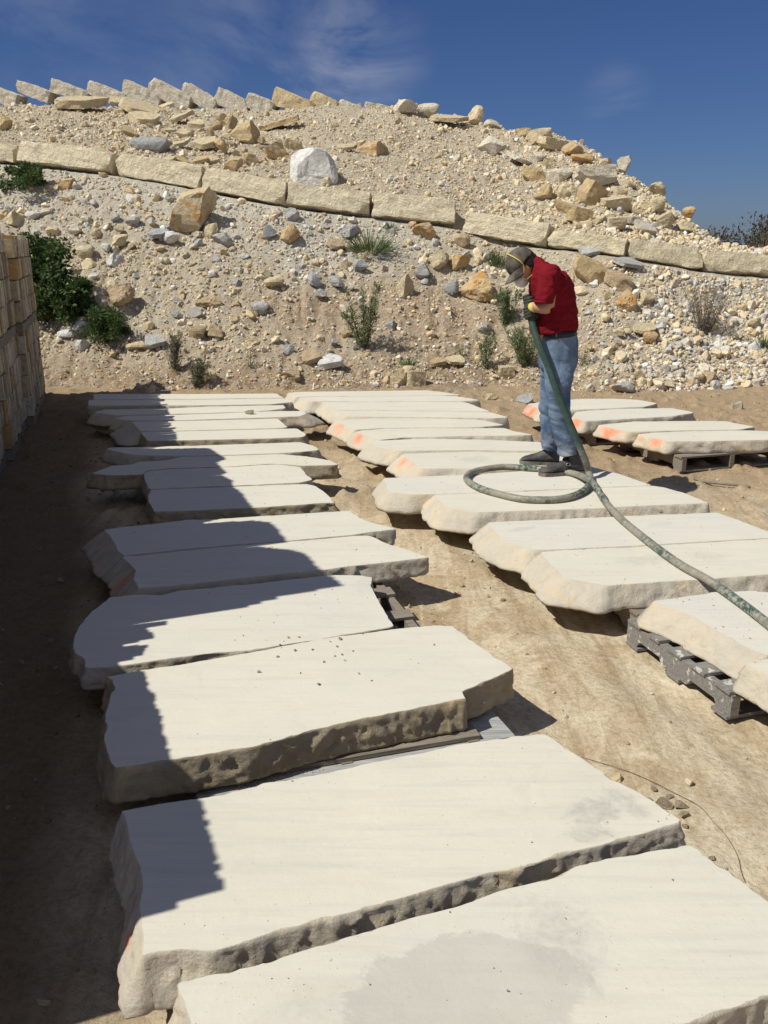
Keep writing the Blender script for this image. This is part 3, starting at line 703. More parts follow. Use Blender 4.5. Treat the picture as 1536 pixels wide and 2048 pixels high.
# plank lying under the grit covered slab
zp = SLABS['L8'].location.z
pc = [un(391, 1585, zp - .02), un(985, 1420, zp - .02), un(1031, 1470, zp - .02), un(640, 1552, zp - .02), un(400, 1606, zp - .02)]
P = np.array(pc); P = P[::-1] if 0.5 * np.sum(P[:, 0] * np.roll(P[:, 1], -1) - np.roll(P[:, 0], -1) * P[:, 1]) < 0 else P
n = len(P); V = [(x, y, zp - .022) for x, y in P] + [(x, y, zp - .056) for x, y in P]
Fc = [tuple(range(n)), tuple(range(2 * n - 1, n - 1, -1))] + [(i, i + n, (i + 1) % n + n, (i + 1) % n) for i in range(n)]
o = add('plank', bevel_mesh(mesh_py('plank', np.array(V) - np.array([P[0][0], P[0][1], 0]), Fc, M_BLUE), .003), loc=(P[0][0], P[0][1], 0))
tag(o, 'grey dusty plank sticking out under the grit covered slab', 'plank')

# ------------------------------------------------------------------ bundles of split stone standing on pallets (they cast the big shadow)
SB = np.array([-3.854, 8.936])     # foot of the stack face; s runs away from the camera
AZ = np.array([math.cos(SUN_AZ), math.sin(SUN_AZ)])
BND = [(285,1840),(450,1775),(435,1700),(405,1600),(345,1520),(325,1430),(310,1390),(287,1340),(230,1330),(290,1310),(300,1290),(245,1292),(313,1275),(300,1258),(290,1256),(440,1230),(560,1195),(690,1170),(645,1140),(610,1105),(570,1098),(520,1093),(578,1085),(560,1060),(545,1045),(510,1041),(400,1048),(510,1020),(485,985),(470,975),(465,960),(445,950),(455,945),(435,925),(455,918),(420,896),(300,898),(390,880),(395,868),(350,848),(363,832),(335,815),(330,795)]
ps, phh = [], []
for b in BND:
    q = np.array(un(*b)); t = ((q - SB) @ LONG) / (AZ @ LONG); w = q - AZ * t
    ps.append(float((w - SB) @ ROW)); phh.append(ZT + t * math.tan(SUN_EL))
def stack_h(s):
    k = np.argsort(ps); return float(np.interp(s, np.array(ps)[k], np.array(phh)[k]))
M_STONE = rock_mat('split_ledge_stone'); 
STONE_COL = [(0.60, 0.49, 0.32), (0.50, 0.40, 0.27), (0.64, 0.55, 0.39), (0.42, 0.34, 0.24), (0.68, 0.60, 0.44), (0.56, 0.36, 0.15), (0.52, 0.45, 0.35), (0.64, 0.57, 0.46)]
def rough_block(sx, sy, sz, seed, amp=0.008, n=3):
    """box with broken faces: subdivided, displaced, edges worn"""
    bm = bmesh.new(); bmesh.ops.create_cube(bm, size=1.0)
    bmesh.ops.subdivide_edges(bm, edges=bm.edges[:], cuts=n, use_grid_fill=True)
    co = np.array([v.co for v in bm.verts]); s = np.array([sx, sy, sz]); q = co * s
    e = np.sort(np.abs(co), axis=1); worn = np.clip((e[:, 1] - 0.38) / 0.12, 0, 1)
    q = q * (1 - 0.06 * worn[:, None] * np.array([min(1, .06 / sx * 2), min(1, .06 / sy * 2), min(1, .06 / sz * 2)]))
    d = np.stack([fbm(q * 7 + 3 * a, 3, seed + 100 * a) for a in range(3)], -1)
    q = q + d * amp
    for v, c_ in zip(bm.verts, q): v.co = c_
    me = bpy.data.meshes.new('stone'); bm.to_mesh(me); bm.free(); return me
def bundle(s0, s1, z0, ztop, label, detail, topfn=None):
    mid = (s0 + s1) / 2; o0 = SB + ROW * mid + (LONG * min(.18, max(.02, .125 + .042 * mid)) if detail else 0)
    rz = math.atan2(ROW[1], ROW[0])
    e = empty('stone_bundle', (o0[0], o0[1], z0), label, 'stone bundle', 'bundles of split stone stacked along the yard', rz)
    # local x runs along the row, local y into the stack (away from the yard)
    Ls = s1 - s0; ph = 0.10; dep = 0.95
    for k in range(3):
        v, f = box_vf(0, 0.05 + k * (dep - .1) / 2, 0.045, Ls, 0.09, 0.088, .001); add('stringer', mesh_py('stringer', v, f, M_WOOD), e)
    for k in range(5):
        x = -Ls / 2 + .06 + k * (Ls - .12) / 4
        v, f = box_vf(x, dep / 2, 0.0955, 0.1, dep, 0.012); add('deck_board', mesh_py('deck_board', v, f, M_WOOD), e)
    zt = ztop - z0
    if not detail:
        V = []; Fc = []
        x = -Ls / 2
        while x < Ls / 2 - 0.002:
            w = min(rnd.uniform(.014, .03) if topfn and z0 + 1.3 > ztop else rnd.uniform(.04, .1), Ls / 2 - x); top = (topfn(mid + x + w / 2) - z0 if topfn else zt)
            z = ph + .004
            while z < top - .03:
                h = rnd.uniform(.2, .3) if z + .3 < top - .06 else top - z
                jit = rnd.uniform(0, .015)
                v, f = box_vf(x + w / 2, dep / 2 + jit / 2, z + h / 2, w + .003, dep - jit, h + .002, .001)
                b0 = len(V); V += v; Fc += [tuple(b0 + i for i in q) for q in f]; z += h
            x += w
        o = add('stones', mesh_py('stones', V, Fc, M_STONE), e); o.color = (.38, .32, .25, 1)
        return e
    rows = 4 if zt > .9 else 3
    zc = ph + .004; hh = (zt - zc) / rows
    # body of the bundle behind the facing stones
    v, f = box_vf(0, .28 + (dep - .28) / 2, (zc + zt - .05) / 2, Ls - .04, dep - .28, zt - .05 - zc)
    o = add('stone', mesh_py('stone', v, f, M_STONE), e); o.color = (.33, .28, .22, 1)
    for r in range(rows):
        x = -Ls / 2
        while x < Ls / 2 - .01:
            w = min(rnd.choice([.06, .08, .09, .11, .14, .18]), Ls / 2 - x)
            if Ls / 2 - (x + w) < .03: w = Ls / 2 - x
            h = hh + (rnd.uniform(-.05, .03) if r == rows - 1 else 0); out = rnd.uniform(-.02, .014)
            me = rough_block(w - .004, .27, h - .006, rnd.randrange(9999), .006, 2); me.materials.append(M_STONE)
            o = add('stone', me, e, (x + w / 2, .135 - out, zc + r * hh + h / 2)); o.color = (*(min(.85, q_ * 1.28) for q_ in rnd.choice(STONE_COL)), 1)
            o.rotation_euler = (0, rnd.uniform(-.03, .03), rnd.uniform(-.05, .05)); x += w
    return e
lvl = 1.0
for i, (s0, s1) in enumerate([(-7.82, -6.95), (-6.952, -5.955), (-5.94, -5.10), (-5.09, -4.56), (-4.55, -3.41), (-3.40, -2.27)]):
    names = [('squat stone bundle nearest the camera', 'second squat stone bundle from the camera'), ][0] if i < 2 else None
    tops = [stack_h(s) for s in np.linspace(s0 + .05, s1 - .05, 9)]; tp = float(np.median(tops))
    pos = ['nearest the camera', 'second from the camera', 'third from the camera', 'fourth from the camera', 'fifth from the camera', 'sixth from the camera'][i]
    n_l = max(1, int(round(tp / .95))); lh = tp / n_l; z = 0.0
    for k in range(n_l):
        last = k == n_l - 1
        word = {0: 'bottom', n_l - 1: 'top'}.get(k, 'middle')
        bundle(s0, s1, z, tp if last else z + lh, f'{word} stone bundle of the stack {pos} along the left side', False,
               (lambda s: min(stack_h(s), tp + .12) + rnd.uniform(-.003, .003)) if last else (lambda s, zz=z + lh: zz)); z += lh
for (s0, s1, tp, pos) in ((-2.26, -1.2, 2.12, 'cut by the left edge of the picture'), (-1.19, .46, 2.06, 'halfway along the stone wall'), (.47, 2.62, 1.98, 'at the far end of the wall, by the shrub')):
    bundle(s0, s1, 0, 1.0, 'lower bundle of upright split stone ' + pos, True)
    bundle(s0, s1, 1.0, tp, 'upper bundle of upright split stone ' + pos, True)

# ------------------------------------------------------------------ rocks
def ico(sub):
    bm = bmesh.new(); bmesh.ops.create_icosphere(bm, subdivisions=sub, radius=1.0)
    v = np.array([x.co for x in bm.verts]); f = np.array([[q.index for q in p.verts] for p in bm.faces]); bm.free(); return v, f
ICO = {k: ico(k) for k in (1, 2, 3, 4)}
def rock_vf(sub, seed, planes=9, rough=0.05, flat=1.0):
    r = np.random.default_rng(seed); v, f = ICO[sub]; v = v.copy()
    for _ in range(planes):
        n = r.normal(size=3); n /= np.linalg.norm(n); d = r.uniform(.42, .75)
        k = v @ n; over = k > d; v[over] -= np.outer(k[over] - d, n)
    if rough:
        nn_ = v / np.linalg.norm(v, axis=1, keepdims=True)
        v = v + nn_ * (rough * fbm(v * 2.4 + seed, 5, seed % 97, .6) + rough * .8 * (np.abs(fbm(v * 4.5 + seed, 3, seed % 89)) - .2))[:, None]
    v[:, 2] *= flat
    lo, hi = v.min(0), v.max(0); v = (v - (lo + hi) / 2) / (hi - lo)
    return v, f
ROCKS = []
for i in range(12):
    v, f = rock_vf(4 if i < 4 else 3, 100 + i, 8 + i % 4, 0.17); ROCKS.append(mesh_np('rock', v, f, M_ROCK, False))
SMALL = []
for i in range(10):
    v, f = rock_vf(2, 300 + i, 10, 0.12); SMALL.append(mesh_np('rock', v, f, M_ROCK, False))
FLATS = []
for i in range(6):
    r = np.random.default_rng(500 + i); v, f = ICO[3]; v = v.copy(); v[:, 2] = np.clip(v[:, 2], -.3, .3)
    for _ in range(7):
        a = r.uniform(0, 6.28); n = np.array([math.cos(a), math.sin(a), r.uniform(-.2, .2)]); d = r.uniform(.5, .85); k = v @ n; o_ = k > d; v[o_] -= np.outer(k[o_] - d, n)
    v = v * (1 + .07 * fbm(v * 3 + i, 4, i))[:, None]; lo, hi = v.min(0), v.max(0); v = (v - (lo + hi) / 2) / (hi - lo)
    FLATS.append(mesh_np('rock', v, f, M_ROCK, False))
BOXES = []
for i in range(8):
    r_ = np.random.default_rng(900 + i); me = rough_block(1.0, 1.0, 1.0, 900 + i, .10, 6)
    co = np.empty(len(me.vertices) * 3); me.vertices.foreach_get('co', co); co = co.reshape(-1, 3)
    for _ in range(5):
        n_ = r_.normal(size=3); n_ /= np.linalg.norm(n_); d = r_.uniform(.42, .60); k_ = co @ n_; ov = k_ > d; co[ov] -= np.outer(k_[ov] - d, n_)
    co = (co - (co.min(0) + co.max(0)) / 2) / (co.max(0) - co.min(0)); me.vertices.foreach_set('co', co.ravel()); me.update(); me.materials.append(M_ROCK); BOXES.append(me)
r_ = np.random.default_rng(5); WB = list(ICO[4]); v = np.sign(WB[0]) * np.abs(WB[0]) ** .42; v[:, 2] *= .8
for n_, d in (((-.7, -.5, .5), .95), ((.6, -.6, .5), .98), ((.2, .1, .97), .72), ((.8, .1, -.6), .95), ((-.3, -.9, -.2), .8)):
    n_ = np.array(n_) / np.linalg.norm(n_); k_ = v @ n_; ov = k_ > d; v[ov] -= np.outer(k_[ov] - d, n_)
v = v + WB[0] * (.07 * fbm(v * 2.2, 5, 3, .62) - .06 * np.abs(fbm(v * 4, 4, 8)))[:, None]; WB[0] = (v - (v.min(0) + v.max(0)) / 2) / (v.max(0) - v.min(0))
def orange_copy(me):
    m2 = me.copy(); m2.materials.clear(); m2.materials.append(M_ROCKO); return m2
ROCKS_O = [orange_copy(m) for m in ROCKS]
COL = dict(cream=(.72, .61, .405), buff=(.64, .495, .285), tan=(.60, .465, .30), white=(.84, .83, .79), grey=(.56, .555, .53), blue=(.46, .465, .46), orange=(.66, .50, .29), pale=(.72, .66, .53))
TAKEN = []
def rock(px, py, w, h, col, label=None, kind='r', group=None, tilt=0.0, name='rock', rz=None):
    p = hit(px, py + h * .35); s = ppm(p)
    c = at(px, py, p.y + (0.0 if kind == 'f' else 0.07 * w / s))
    if kind == 'f': c.z += .15 * h / s
    mo = kind == 'o'
    if kind == 'w': me = mesh_np('boulder', *WB, M_ROCK, False)
    elif kind == 'b': me = BOXES[rnd.randrange(8)]
    elif kind == 'f': me = FLATS[rnd.randrange(len(FLATS))]
    else: me = (ROCKS_O if mo else ROCKS)[rnd.randrange(12)] if w > 30 or mo else SMALL[rnd.randrange(10)]
    o = add(name, me, loc=c)
    base = np.array(COL[col]) * rnd.uniform(.92, 1.08); o.color = (*base, 1)
    sx, sz = 1.08 * w / s, 1.12 * h / s
    o.scale = (sx, sx * .85, max(.42 * sz, .05)) if kind == 'f' else (sx, (sx + sz) / 2 * 0.95, sz)
    o.rotation_euler = (math.asin(min(.85, .8 * sz / (sx * .85))) * rnd.uniform(.7, 1.0) if kind == 'f' else rnd.uniform(-.25, .25), tilt + rnd.uniform(-.12, .12), rnd.uniform(-.4, .4) if rz is None else rz)
    tag(o, label, 'rock', group); TAKEN.append((px, py, w)); return o
R = rock
R(627, 342, 80, 70, 'white', 'big white boulder sitting on the row of limestone blocks', 'w', tilt=.15, rz=.45, name='boulder')
R(385, 422, 92, 76, 'cream', 'largest cream boulder below the block row, stained orange on top', 'o', name='boulder')
R(242, 592, 50, 44, 'tan', 'round tan boulder to the right of the dark green shrub', name='boulder')
R(955, 575, 62, 56, 'orange', 'orange streaked boulder left of the man\'s cap and shoulder', 'o', name='boulder')
R(492, 267, 64, 42, 'buff', 'buff angular boulder overhanging a hollow on the upper berm', name='boulder')
R(1183, 392, 44, 48, 'buff', 'upright buff slab of rock in the tumbled pile at right', 'b', tilt=.5)
R(1188, 357, 74, 34, 'pale', 'long pale block lying across the tumbled pile at right', 'b')
R(155, 210, 106, 34, 'cream', 'wide flat cream flagstone high on the left of the berm', 'f')
R(280, 221, 76, 30, 'cream', 'flat cream flagstone leaning at the top of the broken slab heap', 'f', tilt=.2)
R(288, 242, 60, 30, 'cream', 'short flat flagstone in the middle of the broken slab heap', 'f')
R(302, 295, 78, 36, 'blue', 'dark bluish grey rock lying just above the block row')
R(460, 250, 36, 30, 'buff', 'buff rock just left of the overhanging angular boulder', tilt=-.4)
R(557, 250, 84, 22, 'buff', 'thin buff flagstone dipping right of the overhanging boulder', 'f', tilt=-.3)
R(467, 330, 38, 26, 'orange', 'dark orange rock touching the top of the block row', 'o')
R(502, 322, 40, 24, 'buff', 'narrow buff stone leaning beside the dark orange rock', tilt=.6)
R(552, 307, 36, 36, 'buff', 'square buff rock between the hollow and the white boulder', 'b', tilt=-.4)
R(588, 291, 36, 32, 'cream', 'cream rock up the slope from the white boulder')
R(747, 297, 60, 28, 'orange', 'flat orange rock alone on the bare upper slope', 'o')
R(692, 297, 40, 16, 'cream', 'flat cream stone left of the lone orange rock', 'f')
R(135, 370, 38, 24, 'orange', 'bright orange stone below the second block, near the creeper', 'o')
R(583, 432, 30, 28, 'grey', 'grey stone just above a tan orange cube of rock')
R(575, 470, 46, 36, 'orange', 'orange cube shaped rock below the blocks', 'o')
R(538, 467, 28, 28, 'blue', 'blue grey stone touching the orange cube shaped rock')
R(447, 481, 40, 30, 'grey', 'grey rock below and right of the largest cream boulder')
R(850, 465, 46, 36, 'tan', 'tan rock wedged under the fifth block from the left', 'o')
R(925, 482, 30, 26, 'tan', 'small tan rock below the gap between two blocks')
R(878, 522, 38, 34, 'cream', 'left one of two knobbly cream rocks left of the cap')
R(918, 526, 42, 32, 'buff', 'right one of two knobbly cream rocks left of the cap', 'o')
R(810, 573, 32, 46, 'cream', 'upright egg shaped cream rock on the bare brown slope')
R(903, 575, 26, 24, 'blue', 'blue grey stone left of the orange streaked boulder')
R(848, 540, 28, 34, 'grey', 'grey stone above the upright egg shaped rock')
R(1185, 545, 84, 40, 'buff', 'long buff block slipped down below the block row behind the man', 'b', tilt=.45)
R(1236, 563, 54, 30, 'tan', 'crumbling tan lump at the lower end of the slipped block', 'b', tilt=.3)
R(1248, 602, 40, 40, 'orange', 'orange and cream rock casting a shadow right of the man\'s shoulder', 'o')
R(1293, 595, 28, 26, 'cream', 'cream stone right of the orange and cream rock')
R(1178, 505, 42, 16, 'grey', 'flat grey stone at the foot of a cream block above the man', 'f')
R(1253, 527, 54, 18, 'grey', 'long flat grey stone under a block right of the man', 'f')
R(627, 560, 30, 27, 'blue', 'lone blue grey cube of stone on the brown slope')
R(547, 565, 38, 24, 'cream', 'cream stone left of the lone blue grey cube')
R(520, 617, 36, 26, 'grey', 'pale grey pointed rock in mid slope')
R(417, 605, 50, 28, 'tan', 'tan knobbly rock right of the round tan boulder')
R(720, 531, 28, 24, 'blue', 'blue grey stone by the grass tuft below the blocks')
R(673, 491, 34, 18, 'tan', 'flat tan stone left of the grass tuft below the blocks', 'f')
R(702, 462, 42, 22, 'grey', 'pale grey stone under the third gap of the block row')
R(230, 520, 34, 28, 'white', 'whitish stone above the round tan boulder')
R(172, 506, 34, 28, 'cream', 'cream stone up slope of the dark green shrub')
R(240, 480, 32, 20, 'cream', 'cream stone above the whitish one over the round boulder')
R(315, 470, 40, 20, 'blue', 'long dark grey stone left of the pale grey rock in upper slope', 'f')
R(265, 441, 30, 18, 'grey', 'grey stone left of the largest cream boulder')
R(27, 437, 34, 26, 'cream', 'cream stone by the top of the stone wall')
R(10, 252, 30, 34, 'buff', 'buff stone at the left picture edge above the blocks')
R(622, 718, 44, 24, 'tan', 'flat tan rock at the toe of the berm, left of a white one', 'f')
R(662, 726, 48, 26, 'white', 'flat white rock at the toe of the berm', 'f')
R(310, 686, 46, 22, 'grey', 'grey flat rock above the dusty weeds', 'f')
R(272, 694, 38, 22, 'cream', 'cream rock left of the grey flat rock above the dusty weeds')
R(575, 698, 28, 20, 'blue', 'blue grey stone near the toe below mid slope')
R(430, 665, 32, 28, 'tan', 'right hand tan stone of a pair low on the slope')
R(395, 667, 34, 28, 'tan', 'left hand tan stone of a pair low on the slope')
R(132, 670, 32, 24, 'white', 'white stone at the top of the gully under the shrub')
R(165, 694, 22, 26, 'white', 'small white stone on the earth mound by the gully')
R(580, 750, 46, 26, 'tan', 'tan slab end half buried at the toe of the berm')
R(808, 216, 52, 28, 'pale', 'pale angular rock first on the crest right of the leaning blocks')
R(856, 222, 44, 26, 'pale', 'pale rock second on the crest right of the leaning blocks')
R(895, 240, 74, 20, 'cream', 'long flat stone on the crest', 'f')
R(948, 233, 40, 36, 'cream', 'pointed cream rock standing up from the crest')
R(984, 250, 34, 22, 'pale', 'pale rock right of the pointed one on the crest')
R(1048, 266, 34, 18, 'buff', 'small buff rock on the crest before the tumbled pile')
R(1080, 274, 44, 26, 'cream', 'cream block at the top left of the tumbled pile', 'b', tilt=-.3)
R(1106, 290, 54, 24, 'cream', 'cream block below the top left of the tumbled pile', 'b', tilt=.25)
R(1145, 300, 40, 24, 'orange', 'orange topped block near the top of the tumbled pile', 'o', tilt=.2)
R(1164, 318, 44, 20, 'orange', 'rusty orange block under the orange topped one', 'o', tilt=.2)
R(1210, 331, 30, 24, 'cream', 'cream rock at the right shoulder of the tumbled pile')
R(1068, 351, 48, 28, 'buff', 'buff block at the left foot of the tumbled pile', 'b', tilt=.2)
R(1087, 384, 34, 30, 'buff', 'buff rock below the block at the left foot of the tumbled pile')
R(1040, 321, 54, 18, 'pale', 'half buried pale slab left of the tumbled pile', 'f', tilt=.25)
R(984, 293, 50, 32, 'pale', 'half sunk pale rock on the bare slope left of the tumbled pile', tilt=.5)
R(1230, 409, 54, 26, 'cream', 'cream block right of the upright buff slab', 'b')
R(1238, 386, 32, 22, 'cream', 'cream block on top of another, right of the upright buff slab', 'b')
R(1246, 328, 26, 32, 'pale', 'upright pale rock against the sky right of the pile', tilt=.4)
R(1315, 379, 32, 26, 'cream', 'cream rock against the sky on the right slope')
R(1378, 425, 24, 20, 'orange', 'small orange stone against the sky low on the right slope', 'o')
R(1290, 458, 48, 18, 'pale', 'pale flat slab sliding down the right slope', 'f', tilt=.5)
R(1370, 453, 36, 22, 'cream', 'cream stone low on the right slope')
R(1221, 353, 22, 36, 'tan', 'narrow tan stone on edge at the right of the pile')
R(1273, 755, 30, 26, 'tan', 'tan stone at the toe right of the man')
R(1418, 756, 32, 26, 'tan', 'tan stone in the gravel toe near the right edge')
R(1323, 768, 48, 26, 'cream', 'cream rock at the toe behind the right hand slabs')
R(1248, 776, 46, 28, 'grey', 'grey rock at the toe behind the right hand slabs')
R(828, 758, 36, 32, 'cream', 'larger block of the little cream rock pile at the toe', 'b')
R(799, 760, 32, 26, 'cream', 'left block of the little cream rock pile at the toe', 'b')
R(813, 744, 28, 18, 'cream', 'top block of the little cream rock pile at the toe', 'b')
R(780, 752, 22, 18, 'tan', 'small end stone of the little cream rock pile at the toe')
R(910, 722, 38, 16, 'cream', 'flat cream stone on the brown bank right of the rock pile', 'f')
R(876, 725, 32, 14, 'buff', 'flat buff stone on the brown bank above the rock pile', 'f')
R(1013, 745, 28, 24, 'cream', 'cream cube of stone on the brown bank left of the man\'s knees', 'b')
R(1508, 647, 28, 20, 'cream', 'cream stone near the right edge below the dry bush')
R(780, 652, 24, 20, 'blue', 'blue grey stone right of the tall weed')
R(968, 660, 28, 20, 'grey', 'grey stone left of the weeds behind the man')
R(1300, 675, 28, 22, 'orange', 'orange stone in the pale gravel right of the man', 'o')
R(1289, 659, 42, 16, 'cream', 'flat cream stone in the pale gravel right of the man', 'f')
R(1475, 811, 20, 18, 'pale', 'pale stone on the bare brown ground behind the right hand slabs')
R(1050, 802, 34, 16, 'grey', 'flat grey flake on the ground left of the man\'s knees', 'f', tilt=-.4)
R(983, 793, 26, 14, 'cream', 'cream flake on the ground beyond the middle row')
def free(px, py, w):
    return all((px - a) ** 2 + (py - b) ** 2 > (0.40 * (w + c)) ** 2 for a, b, c in TAKEN)
def scatter(n, region, sizes, cols, label, group, kind='r', aspect=(.55, .9), pw=1.6):
    k = 0; tries = 0
    while k < n and tries < n * 30:
        tries += 1
        px, py = region()
        if px is None: continue
        w = sizes[0] * (sizes[1] / sizes[0]) ** (rnd.random() ** pw)
        if not free(px, py, w): continue
        R(px, py, w, w * rnd.uniform(*aspect), rnd.choice(cols), label, kind, group, tilt=rnd.uniform(-.5, .5)); k += 1
def poly_region(poly):
    xs_ = [p[0] for p in poly]; ys_ = [p[1] for p in poly]
    def inside(x, y):
        c = False; j = len(poly) - 1
        for i in range(len(poly)):
            if (poly[i][1] > y) != (poly[j][1] > y) and x < (poly[j][0] - poly[i][0]) * (y - poly[i][1]) / (poly[j][1] - poly[i][1]) + poly[i][0]: c = not c
            j = i
        return c
    def f():
        x, y = rnd.uniform(min(xs_), max(xs_)), rnd.uniform(min(ys_), max(ys_))
        return (x, y) if inside(x, y) else (None, None)
    return f
scatter(95, poly_region([(1040, 262), (1120, 264), (1200, 320), (1270, 375), (1340, 440), (1290, 470), (1180, 440), (1080, 400), (1030, 330)]), (24, 60), ['cream', 'cream', 'pale', 'buff'], 'angular cream rock in the tumbled pile on the right flank of the berm', 'rocks tumbled on the right flank', 'b', (.4, .8), 1.0)
scatter(30, poly_region([(225, 205), (330, 205), (420, 250), (430, 330), (330, 330), (250, 260)]), (28, 66), ['cream', 'cream', 'buff', 'pale'], 'broken flat cream slab piece in the heap under the leaning blocks', 'broken slab pieces in the upper heap', 'f', (.35, .65), 1.2)
scatter(30, poly_region([(235, 225), (330, 235), (410, 270), (430, 325), (340, 335), (260, 290)]), (24, 56), ['cream', 'cream', 'buff', 'pale'], 'thick broken cream chunk in the heap under the leaning blocks', 'broken chunks in the upper heap', 'b', (.3, .6), 1.2)
scatter(16, poly_region([(400, 235), (540, 240), (600, 330), (480, 340), (420, 300)]), (16, 34), ['buff', 'cream', 'tan'], 'small buff stone around the hollow in the upper berm', 'stones around the hollow')
scatter(30, poly_region([(20, 420), (330, 440), (520, 480), (480, 560), (300, 560), (200, 500), (60, 470)]), (15, 30), ['grey', 'white', 'cream', 'cream', 'pale'], 'fist to head sized stone on the left lower slope under the blocks', 'stones on the left lower slope')
scatter(12, poly_region([(280, 560), (700, 520), (740, 700), (300, 690)]), (14, 28), ['tan', 'cream', 'grey', 'blue'], 'scattered stone in the bare brown middle slope', 'stones on the middle slope')
scatter(26, poly_region([(1160, 590), (1340, 580), (1536, 700), (1536, 750), (1200, 770), (1150, 690)]), (14, 30), ['grey', 'white', 'cream', 'pale'], 'stone in the pale gravel on the right lower slope', 'stones on the right lower slope')
scatter(9, poly_region([(640, 440), (1000, 500), (960, 560), (700, 520)]), (14, 24), ['grey', 'cream', 'tan'], 'small stone just under the middle blocks of the row', 'stones under the middle blocks')

# ------------------------------------------------------------------ rubble and gravel nobody could count
def merged(name, P, S, colr, shapes, mat, seed):
    r = np.random.default_rng(seed); n = len(P); pick = r.integers(0, len(shapes), n)
    VV = []; FF = []; CC = []; off = 0
    for k, (v, f) in enumerate(shapes):
        m = np.nonzero(pick == k)[0]; c = len(m)
        if c == 0: continue
        q = r.normal(size=(c, 4)); q /= np.linalg.norm(q, axis=1, keepdims=True); w, x, y, z = q.T
        Rm = np.stack([1 - 2 * (y * y + z * z), 2 * (x * y - z * w), 2 * (x * z + y * w), 2 * (x * y + z * w), 1 - 2 * (x * x + z * z), 2 * (y * z - x * w), 2 * (x * z - y * w), 2 * (y * z + x * w), 1 - 2 * (x * x + y * y)], -1).reshape(-1, 3, 3)
        asp = r.uniform(.55, 1.15, (c, 3))
        vv = (v[None] * asp[:, None, :]) @ np.transpose(Rm, (0, 2, 1)) * S[m][:, None, None] + P[m][:, None, :]
        VV.append(vv.reshape(-1, 3)); FF.append((f[None] + (np.arange(c) * len(v))[:, None, None] + off).reshape(-1, 3)); CC.append(np.repeat(colr[m], len(v), 0)); off += c * len(v)
    me = mesh_np(name, np.concatenate(VV), np.concatenate(FF), mat, False)
    point_col(me, 'col', np.concatenate(CC)); return me
SH1 = [rock_vf(1, 700 + i, 7, 0.0) for i in range(10)]
SH2 = [rock_vf(2, 760 + i, 9, 0.05) for i in range(6)]
def berm_points(n):
    u = rng.uniform(-.56, .56, n); r = rng.random(n)
    yt = np.interp(u, UU, YT); yc = np.interp(u, UU, YC); y = yt - .25 + (yc + .8 - yt) * r ** 1.15
    return u * y, y
def pick_cols(n, br, pa, up):
    pal = np.array([COL['cream'], COL['pale'], COL['buff'], COL['tan'], COL['grey'], COL['white'], COL['blue'], COL['orange']])
    w = np.stack([.34 + .3 * up, .18 + .15 * up + .1 * pa, .12 + .1 * up, .18 + .25 * br, .10 + .28 * pa, .06 + .16 * pa, .04 + .1 * pa, .015 + 0 * br], -1)
    w /= w.sum(1, keepdims=True); c = np.cumsum(w, 1); k = (rng.random(n)[:, None] > c).sum(1).clip(0, 7)
    return pal[k] * rng.uniform(.88, 1.18, (n, 1))
def rubble(n, smin, smax, power, shapes, keepfn, seed):
    X, Y = berm_points(n); br, pa, da, lo = zones(X, Y)
    nn = fbm(xyz(X, Y) * 1.3, 3, 95); up = (lo > 1.02).astype(float)
    dens = keepfn(X / Y, lo, br, pa, da, nn); k = rng.random(n) < dens
    X, Y, br, pa, up = X[k], Y[k], br[k], pa[k], up[k]; m = len(X)
    S = smin * (1 - rng.random(m) * (1 - (smin / smax) ** power)) ** (-1 / power)
    yb = np.interp(X / Y, UU, YB); blk = (Y > yb - .05) & (Y < yb + .5); X, Y, br, pa, up, S = X[~blk], Y[~blk], br[~blk], pa[~blk], up[~blk], S[~blk]; m = len(X)
    Z = berm_z(X, Y) + S * .12
    return np.stack([X, Y, Z], -1), S, pick_cols(m, br, pa, up)
keep = lambda u, lo, br, pa, da, nn: np.clip(.50 + .9 * (lo > 1.1) * np.exp(-((u - .22) / .10) ** 2) + .8 * (lo > 1.1) * np.exp(-((u + .26) / .06) ** 2) + .5 * nn + .35 * pa - .55 * br - .35 * da + .25 * (lo > 1.02) * np.clip((u - .1) / .15, -0.6, 1), .07, 1)
P1, S1, C1 = rubble(24000, .045, .20, 2.3, SH2, keep, 1)
C1 = C1 * .85 + np.array([.58, .49, .36]) * .15
me = merged('rubble', P1, S1, C1, SH2, M_RUB, 5)
tag(add('rubble', me), 'loose broken limestone covering the berm', 'rubble', kind='stuff')
P2, S2, C2 = rubble(70000, .022, .075, 1.9, SH1, lambda u, lo, br, pa, da, nn: np.clip(.75 + .4 * nn + .3 * pa - .25 * br, .2, 1), 2)
C2 = C2 * .66 + np.array([.55, .46, .33]) * .34
me = merged('gravel', P2, S2, C2, SH1, M_RUB, 6)
tag(add('gravel', me), 'fine limestone gravel strewn over the berm', 'gravel', kind='stuff')
